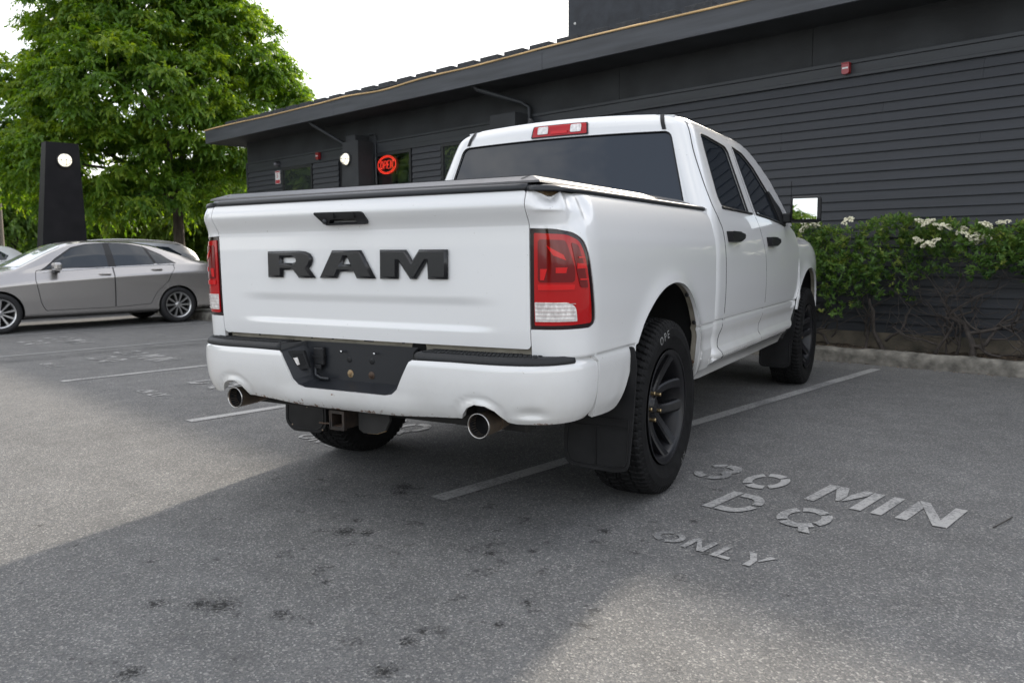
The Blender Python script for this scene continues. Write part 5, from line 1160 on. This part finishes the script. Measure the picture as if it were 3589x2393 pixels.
# ---------------- parked cars ----------------
class Shell:
    """smooth car shell from side-view stations: y, w, zs, zb, wb, wr, zr, zc"""
    def __init__(s,st):
        st=sorted(st); ys=[r[0] for r in st]; cols=[pchip([(r[0],r[k]) for r in st]) for k in range(1,8)]
        s.Y=np.linspace(ys[0],ys[-1],160); s.T=np.linspace(0,1,129); s.A=np.zeros((160,129,2))
        for i,y in enumerate(s.Y):
            w,zs,zb,wb,wr,zr,zc=[c(y) for c in cols]; kk_=np.arange(9)/8; wb-=.02
            px=[w*.80,w*.965,w*.99,w,wb,(wb+wr)/2+.018*min(1,(zr-zb)/.3),wr,wr*.72,0]; pz=[zs,zs+.05,zs+(zb-zs)*.40,zb-.15*min(1,(zb-zs)/.5),zb,(zb+zr)/2,zr,zr+(zc-zr)*.72,zc]
            fx=(lambda t:float(np.interp(t,kk_,px))); fz=(lambda t:float(np.interp(t,kk_,pz)))
            kk=np.arange(9)/8; s.A[i,:,0]=.65*np.interp(s.T,kk,px)+.35*np.array([fx(t) for t in s.T]); s.A[i,:,1]=.65*np.interp(s.T,kk,pz)+.35*np.array([fz(t) for t in s.T])
    def f(s,y,t):
        a=(min(max(y,s.Y[0]),s.Y[-1])-s.Y[0])/(s.Y[-1]-s.Y[0])*159; b=min(max(t,0),1)*128; i=min(int(a),158); j=min(int(b),127); a-=i; b-=j
        p=(1-a)*((1-b)*s.A[i,j]+b*s.A[i,j+1])+a*((1-b)*s.A[i+1,j]+b*s.A[i+1,j+1]); return (p[0],y,p[1])
    def tz(s,y,z,tmax=.80):
        lo,hi=0.,tmax
        for _ in range(24):
            m_=(lo+hi)/2
            if s.f(y,m_)[2]<z: lo=m_
            else: hi=m_
        return (lo+hi)/2
    def P(s,pts): return [(y,s.tz(y,z)) for y,z in pts]
    def o(s,d):
        e=.012
        def g(u,v):
            v=min(max(v,.002),.998); p=np.array(s.f(u,v)); a=np.array(s.f(u+e,v))-np.array(s.f(u-e,v)); b=np.array(s.f(u,min(v+e,1)))-np.array(s.f(u,max(v-e,0))); n=np.cross(a,b); n/=np.linalg.norm(n)+1e-9
            return tuple(p+n*d)
        return g
TYRE2=None
def car_wheel(R,rim,W,nsp,met):
    t=MB().lathe([(rim,-W*.40),(rim+.02,-W*.5),(R-.03,-W*.5),(R-.006,-W*.40),(R,-W*.2),(R,W*.2),(R-.006,W*.40),(R-.03,W*.5),(rim+.02,W*.5),(rim,W*.40)],56,'x')
    b=MB().lathe([(rim+.004,W*.44),(rim-.012,W*.43),(rim-.02,W*.30),(rim-.03,-W*.3)],56,'x').lathe([(.001,W*.36),(.03,W*.36),(.055,W*.32),(.06,W*.20)],24,'x')
    for k in range(nsp):
        secs=[]
        for u in np.linspace(0,1,5):
            r=.03+u*(rim-.045); a=2*math.pi*k/nsp; w=.012+.010*u; xo=W*(.34+.06*u); rad=np.array((0,math.cos(a),math.sin(a))); tan=np.array((0,-math.sin(a),math.cos(a))); c=rad*r
            secs.append([tuple(c-tan*w+np.array((xo-.025,0,0))),tuple(c-tan*w*.7+np.array((xo,0,0))),tuple(c+tan*w*.7+np.array((xo,0,0))),tuple(c+tan*w+np.array((xo-.025,0,0)))])
        b.add(*loft(secs))
    return t,b
CARB=mat('car_trim_black',(.012,.012,.013),.4); RUBP=mat('car_tyre',(.014,.014,.015),.7); ALLOY=mat('alloy_wheel',(.55,.55,.55),.28,.9); WELL=mat('wheel_well_dark',(.006,.006,.006),.9)
CGL=mat('car_glass',(.016,.022,.028),.015,0,.8); WGL=mat('sky_pale_windscreen',(.50,.54,.54),.05,0,.8,1.,coat_rough=0.)  # windscreens: sky reflection put into the pale base colour
def car(name,loc,rz,scale,st,paint,label,wb,arch,wins,screen,rearscreen,doors,handles,mirror,rails=False,group='cars parked in the lot',nsp=10,wr=.315,alloy=True):
    o=empty(name,loc,rz,label,'car',group); o.scale=(scale,)*3
    S=Shell(st); y0,y1=st[0][0],st[-1][0]
    def archpts(yc):
        r=arch; return [(yc+r*math.cos(a),max(.0,.315+r*math.sin(a))) for a in np.linspace(math.pi+.42,-.42,25)]
    for mir in (False,True):
        out=[(y0,.0)]
        for yc in (0.,wb):
            ap=archpts(yc); out.append((ap[0][0],0.)); 
            for a,z in ap: t=S.tz(a,z); out.append((a,max(t,.002)))
            out.append((ap[-1][0],0.))
        out+=[(y1,0.),(y1,1.),(y0,1.)]
        sheet('body',S.f,out,paint,o,h=(.05,.022),thick=0,mirror=mir,eps=.012)
        sg=-1 if mir else 1
        for w_ in wins: 
            g_=sheet('window',S.o(.004),fillet(S.P(w_),.012,3),CGL,o,h=(.06,.03),thick=.004,mirror=mir)
        if name=='silver_sedan': sheet('door_pillar',S.o(.003),S.P([(1.13,1.0),(1.15,1.385),(1.01,1.387),(.985,1.003)]),CARB,o,h=(.06,.03),thick=.003,mirror=mir); sheet('window_trim',S.o(.002),fillet(S.P([(2.16,.955),(1.90,1.15),(1.63,1.325),(1.40,1.38),(1.05,1.40),(.74,1.388),(.46,1.335),(.19,1.20),(-.03,1.045)]),.01,3),CARB,o,h=(.06,.03),thick=.003,mirror=mir)
        for d in doors:
            pl=fillet(S.P(d),.02,3)
            pts=[S.o(.0015)(a,b) for a,b in resample(pl+[pl[0]],.08,.03)]; pts=[(sg*p[0],p[1],p[2]) for p in pts]
            MB().tube(pts,.0045,4,False).build('door_seam',CARB,o)
        for y,z in handles:
            p=S.f(y,S.tz(y,z)); MB().tube([(sg*(p[0]-.004),y-.10,z-.012),(sg*(p[0]+.022),y-.07,z-.004),(sg*(p[0]+.024),y+.06,z+.006),(sg*(p[0]-.004),y+.10,z+.004)],[.008,.013,.013,.009],6).build('door_handle',paint,o)
        my,mz=mirror; p=S.f(my,S.tz(my,mz)); mb=MB().box(sg*(p[0]+.13)-.10,sg*(p[0]+.13)+.10,my-.05,my+.07,mz-.01,mz+.12,.035).build('door_mirror',paint,o); MB().box(sg*(p[0]+.06)-.08,sg*(p[0]+.06)+.08,my-.03,my+.05,mz-.045,mz+.005,.01).build('mirror_foot',CARB,mb)
        bl=wins[0]; ln=[]
        for w_ in wins:
            pass
        lowpts=[min(w_,key=lambda q:q[1]) for w_ in wins]
        b0=max(q[0] for w_ in wins for q in w_); b1=min(q[0] for w_ in wins for q in w_)
        zb_=lambda y:[c for c in [S]][0] and S.f(y,.5)[2]
        pts=[S.o(.004)(y,.5) for y in np.linspace(b1-.02,b0+.02,20)]; MB().tube([(sg*q[0],q[1],q[2]-.004) for q in pts],.008,5).build('belt_trim',CHROME,o)
        for yc in (0.,wb):
            V=[];F=[];ap=archpts(yc)
            for a,z in ap: q=S.f(a,S.tz(a,z)); V+=[(sg*(q[0]-.002),a,z),(sg*(q[0]-.25),a,z)]
            for i in range(len(ap)-1): F.append((2*i,2*i+1,2*i+3,2*i+2))
            MB().add(V,F,True).build('wheel_well',WELL,o)
        if rails: MB().tube([(sg*(S.f(y,.75)[0]-.02),y,S.f(y,.75)[2]+.045*math.sin(math.pi*(y-rails[0])/(rails[1]-rails[0]))**.3) for y in np.linspace(*rails,14)],.016,6).build('roof_rail',ALLOY,o)
        # tail and head lamps
        sheet('tail_lamp',S.o(.005),S.P([(y0+.02,.78),(y0+.30,.82),(y0+.26,.66),(y0+.03,.62)]),REDL,o,h=(.05,.03),thick=.004,mirror=mir); sheet('head_lamp',S.o(.005),S.P([(y1-.04,.60),(y1-.42,.70),(y1-.34,.58),(y1-.06,.50)]),CLEAR,o,h=(.05,.03),thick=.004,mirror=mir)
        sheet('windscreen',S.o(.005),screen,WGL,o,h=(.05,.03),thick=.004,mirror=mir); sheet('rear_screen',S.o(.005),rearscreen,CGL,o,h=(.05,.03),thick=.004,mirror=mir)
    t,b=car_wheel(wr,wr*.70,.215,nsp,alloy); tm=t.build('tyre',RUBP); tme=tm.data; bpy.data.objects.remove(tm)
    first=None; W0=max(r[1] for r in st)
    bo_=b.build('wheel',ALLOY); bme=bo_.data; bpy.data.objects.remove(bo_)
    bk=MB().lathe([(.001,.0),(wr*.68,.0),(wr*.68,-.02)],24,'x').build('brake',WELL); bkm=bk.data; bpy.data.objects.remove(bk)
    for yc in (0.,wb):
        for sg in (-1,1):
            w=link('wheel',bme,None,o); w.location=(sg*(W0-.115),yc,wr); w.rotation_euler=(.3*yc,0,0 if sg>0 else math.pi); link('tyre',tme,None,w); link('brake_drum',bkm,None,w)
    box('underbody',-.62,.62,y0+.25,y1-.3,.20,.34,WELL,o)
    return o
SEDP=mat('silver_grey_metallic',(.46,.44,.425),.27,.75,.5,1.)
SED=[(-1.0,.60,.34,.84,.55,.46,.85,.86),(-.93,.76,.28,.95,.69,.58,.98,.99),(-.75,.83,.24,1.01,.77,.64,1.045,1.06),(-.45,.865,.22,1.03,.80,.63,1.10,1.125),(-.05,.88,.21,1.03,.81,.585,1.23,1.27),(.35,.885,.205,1.02,.81,.565,1.345,1.39),(.8,.885,.205,1.005,.81,.565,1.40,1.445),(1.25,.885,.205,.985,.81,.575,1.405,1.45),(1.6,.885,.205,.965,.81,.585,1.375,1.42),(1.9,.885,.205,.950,.81,.615,1.265,1.31),(2.25,.88,.205,.925,.80,.68,1.085,1.13),(2.5,.875,.205,.905,.79,.71,.975,1.01),(2.9,.865,.21,.86,.77,.69,.915,.95),(3.25,.83,.22,.79,.72,.62,.84,.875),(3.5,.72,.26,.68,.62,.52,.72,.75),(3.6,.55,.34,.56,.46,.38,.58,.60)]
WS=[[(2.10,.965),(1.88,1.13),(1.62,1.305),(1.40,1.365),(1.13,1.385),(1.12,1.003)],[(1.00,1.008),(1.03,1.386),(.75,1.375),(.48,1.325),(.36,1.03)],[(.31,1.032),(.42,1.285),(.18,1.18),(.02,1.05)]]
car('silver_sedan',(-11.45,3.0,0),math.pi,.965,SED,SEDP,'silver grey sedan parked nearest, left of the truck',2.76,.345,WS,[(1.78,.80),(2.40,.80),(2.46,.99),(1.72,.99)],[(-.30,.80),(.28,.80),(.34,.99),(-.36,.99)],[[(2.20,.96),(2.24,.80),(2.18,.45),(2.12,.33),(1.07,.33),(1.06,.99)],[(1.05,.99),(1.06,.33),(.48,.36),(.38,.55),(.16,.75),(.03,.95),(.04,1.03)]],[(1.20,.885),(.34,.945)],(1.93,.965))
WAG=[(-1.0,.62,.36,.90,.58,.50,.95,.97),(-.93,.78,.30,1.0,.72,.60,1.12,1.15),(-.80,.84,.26,1.05,.77,.62,1.27,1.31),(-.55,.87,.24,1.06,.80,.62,1.40,1.44),(0,.885,.23,1.05,.81,.62,1.455,1.495),(.8,.89,.22,1.03,.81,.62,1.475,1.515),(1.4,.89,.22,1.00,.81,.62,1.45,1.49),(1.9,.885,.22,.97,.81,.65,1.32,1.36),(2.35,.88,.22,.95,.79,.70,1.08,1.12),(2.6,.87,.22,.93,.78,.70,1.01,1.05),(3.1,.84,.24,.87,.74,.65,.92,.96),(3.45,.74,.28,.74,.62,.52,.78,.81),(3.6,.56,.36,.58,.46,.38,.60,.63)]
WW=[[(2.15,.99),(1.85,1.22),(1.5,1.36),(1.1,1.40),(1.1,1.035)],[(.98,1.04),(.99,1.41),(.35,1.405),(.30,1.06)],[(.22,1.065),(.27,1.40),(-.25,1.36),(-.50,1.20),(-.42,1.09)]]
WAGP=mat('pale_silver_metallic',(.42,.43,.44),.34,.5,.5,1.)
car('silver_wagon',(-14.3,3.93,0),math.pi,.965,WAG,WAGP,'pale silver wagon with roof rails parked behind the silver sedan',2.76,.35,WW,[(1.75,.80),(2.3,.80),(2.35,.99),(1.65,.99)],[(-.88,.80),(-.62,.80),(-.60,.99),(-.90,.99)],[[(2.22,.98),(2.2,.40),(1.06,.36),(1.05,1.02)],[(1.04,1.02),(1.05,.36),(.45,.38),(.2,.75),(.18,1.05)]],[(1.2,.93),(.35,.96)],(2.0,1.0),rails=(-.6,1.5))
car('white_hatchback',(-20.4,2.3,0),math.pi,.98,WAG,mat('white_car_paint',(.75,.76,.77),.3,0,.5,1.),'white car partly hidden at the far left behind the sedan bonnet',2.76,.35,WW,[(1.75,.80),(2.3,.80),(2.35,.99),(1.65,.99)],[(-.88,.80),(-.62,.80),(-.60,.99),(-.90,.99)],[[(2.22,.98),(2.2,.40),(1.06,.36),(1.05,1.02)],[(1.04,1.02),(1.05,.36),(.45,.38),(.2,.75),(.18,1.05)]],[(1.2,.93),(.35,.96)],(2.0,1.0))
# ---------------- pillar, pole, far shop ----------------
PX=-14.8
pl=empty('black_pillar',(PX,2.65,0),0,'tall black tapered pillar with a round lamp behind the sedan','pillar')
def ringp(z,h0,h1,d): return [(0,h0,z),(0,h1,z),(-d,h1,z),(-d,h0,z)]
V=ringp(0,-.62,.42,.42)+ringp(1.42,-.48,.34,.36)+ringp(3.40,-.30,.30,.28); F=[(i*4+k,i*4+(k+1)%4,(i+1)*4+(k+1)%4,(i+1)*4+k) for i in range(2) for k in range(4)]+[(8,9,10,11)]
MB().add(V,F).build('pillar_shaft',mat('black_panel_paint',(.0065,.0065,.0085),.55,0,.2,var=.3,vscale=3,bump=.1,bscale=60,col2=(.009,.0085,.010)),pl)
bulkhead((PX+.005,2.66,3.05),.125,'round lit lamp near the top of the black pillar',math.radians(90))
pb=cam_pt(10,900,27.); pb.z=0
tag(MB().tube([(pb.x,pb.y,0),(pb.x+.02,pb.y,2.4),(pb.x-.25,pb.y+.1,5.4)],[.085,.075,.06],8).build('utility_pole',mat('weathered_pole',(.20,.17,.14),.9,var=.3,vscale=8,stretch=(1,1,.2))),'thin weathered pole at the far left edge of the lot','pole')
BLUE=mat('blue_cladding',(.010,.05,.30),.5)
for a,b_,top,dp,lb in ((-420,45,462,46.,'blue shop front showing through leaves at upper left'),(445,560,772,52.,'low blue shop wall showing beneath the tree crown')):
    p0=cam_pt(a,900,dp); p1=cam_pt(b_,900,dp); zt=cam_pt((a+b_)/2,top,dp).z; d=(p1-p0); d.z=0; nn=Vector((-d.y,d.x,0)).normalized()*4; 
    V=[(p0.x,p0.y,0),(p1.x,p1.y,0),(p1.x+nn.x,p1.y+nn.y,0),(p0.x+nn.x,p0.y+nn.y,0)]; V=V+[(x,y,zt) for x,y,_ in V]
    s=empty('blue_shop',(0,0,0),0,lb,'shop'); MB().add(V,[(0,1,5,4),(1,2,6,5),(2,3,7,6),(3,0,4,7),(4,5,6,7)]).build('wall',BLUE,s)
    c=(p0+p1)/2; MB().tube([(p0.x,p0.y,zt+.05),(p1.x,p1.y,zt+.05)],.12,6).build('parapet',mat('parapet_white',(.6,.6,.6),.6),s)
# low planting that closes the view behind the cars
r=np.random.default_rng(9); Ps=[];Ds=[];Ns=[];Ls=[];Ws=[];T=[]
for i in range(1500):
    px=r.uniform(-260,1060); dp=r.uniform(41,47); g_=cam_pt(px,900,dp); hz=r.uniform(0,1)**.8*(2.6+.8*math.sin(px*.011)+.5*math.sin(px*.031)); c=np.array((g_.x,g_.y,hz)); tc_=.45+.3*math.sin(px*.02)+r.normal(0,.12)
    for k in range(26):
        Ps.append(c+r.normal(size=3)*np.array((.35,.35,.28))); Ds.append(r.normal(size=3)+np.array((0,0,-.3))); Ns.append(r.normal(size=3)+np.array((0,0,.8))); s=r.uniform(.7,1.3); Ls.append(.30*s); Ws.append(.13*s); T.append(min(1,max(0,tc_+r.normal(0,.1))))
tag(link('distant_shrubbery',leaves_mesh('distant_shrubbery',Ps,Ds,Ns,Ls,Ws,T),LEAFB),'far green shrubbery closing the view behind the cars','shrubbery',kind='stuff')
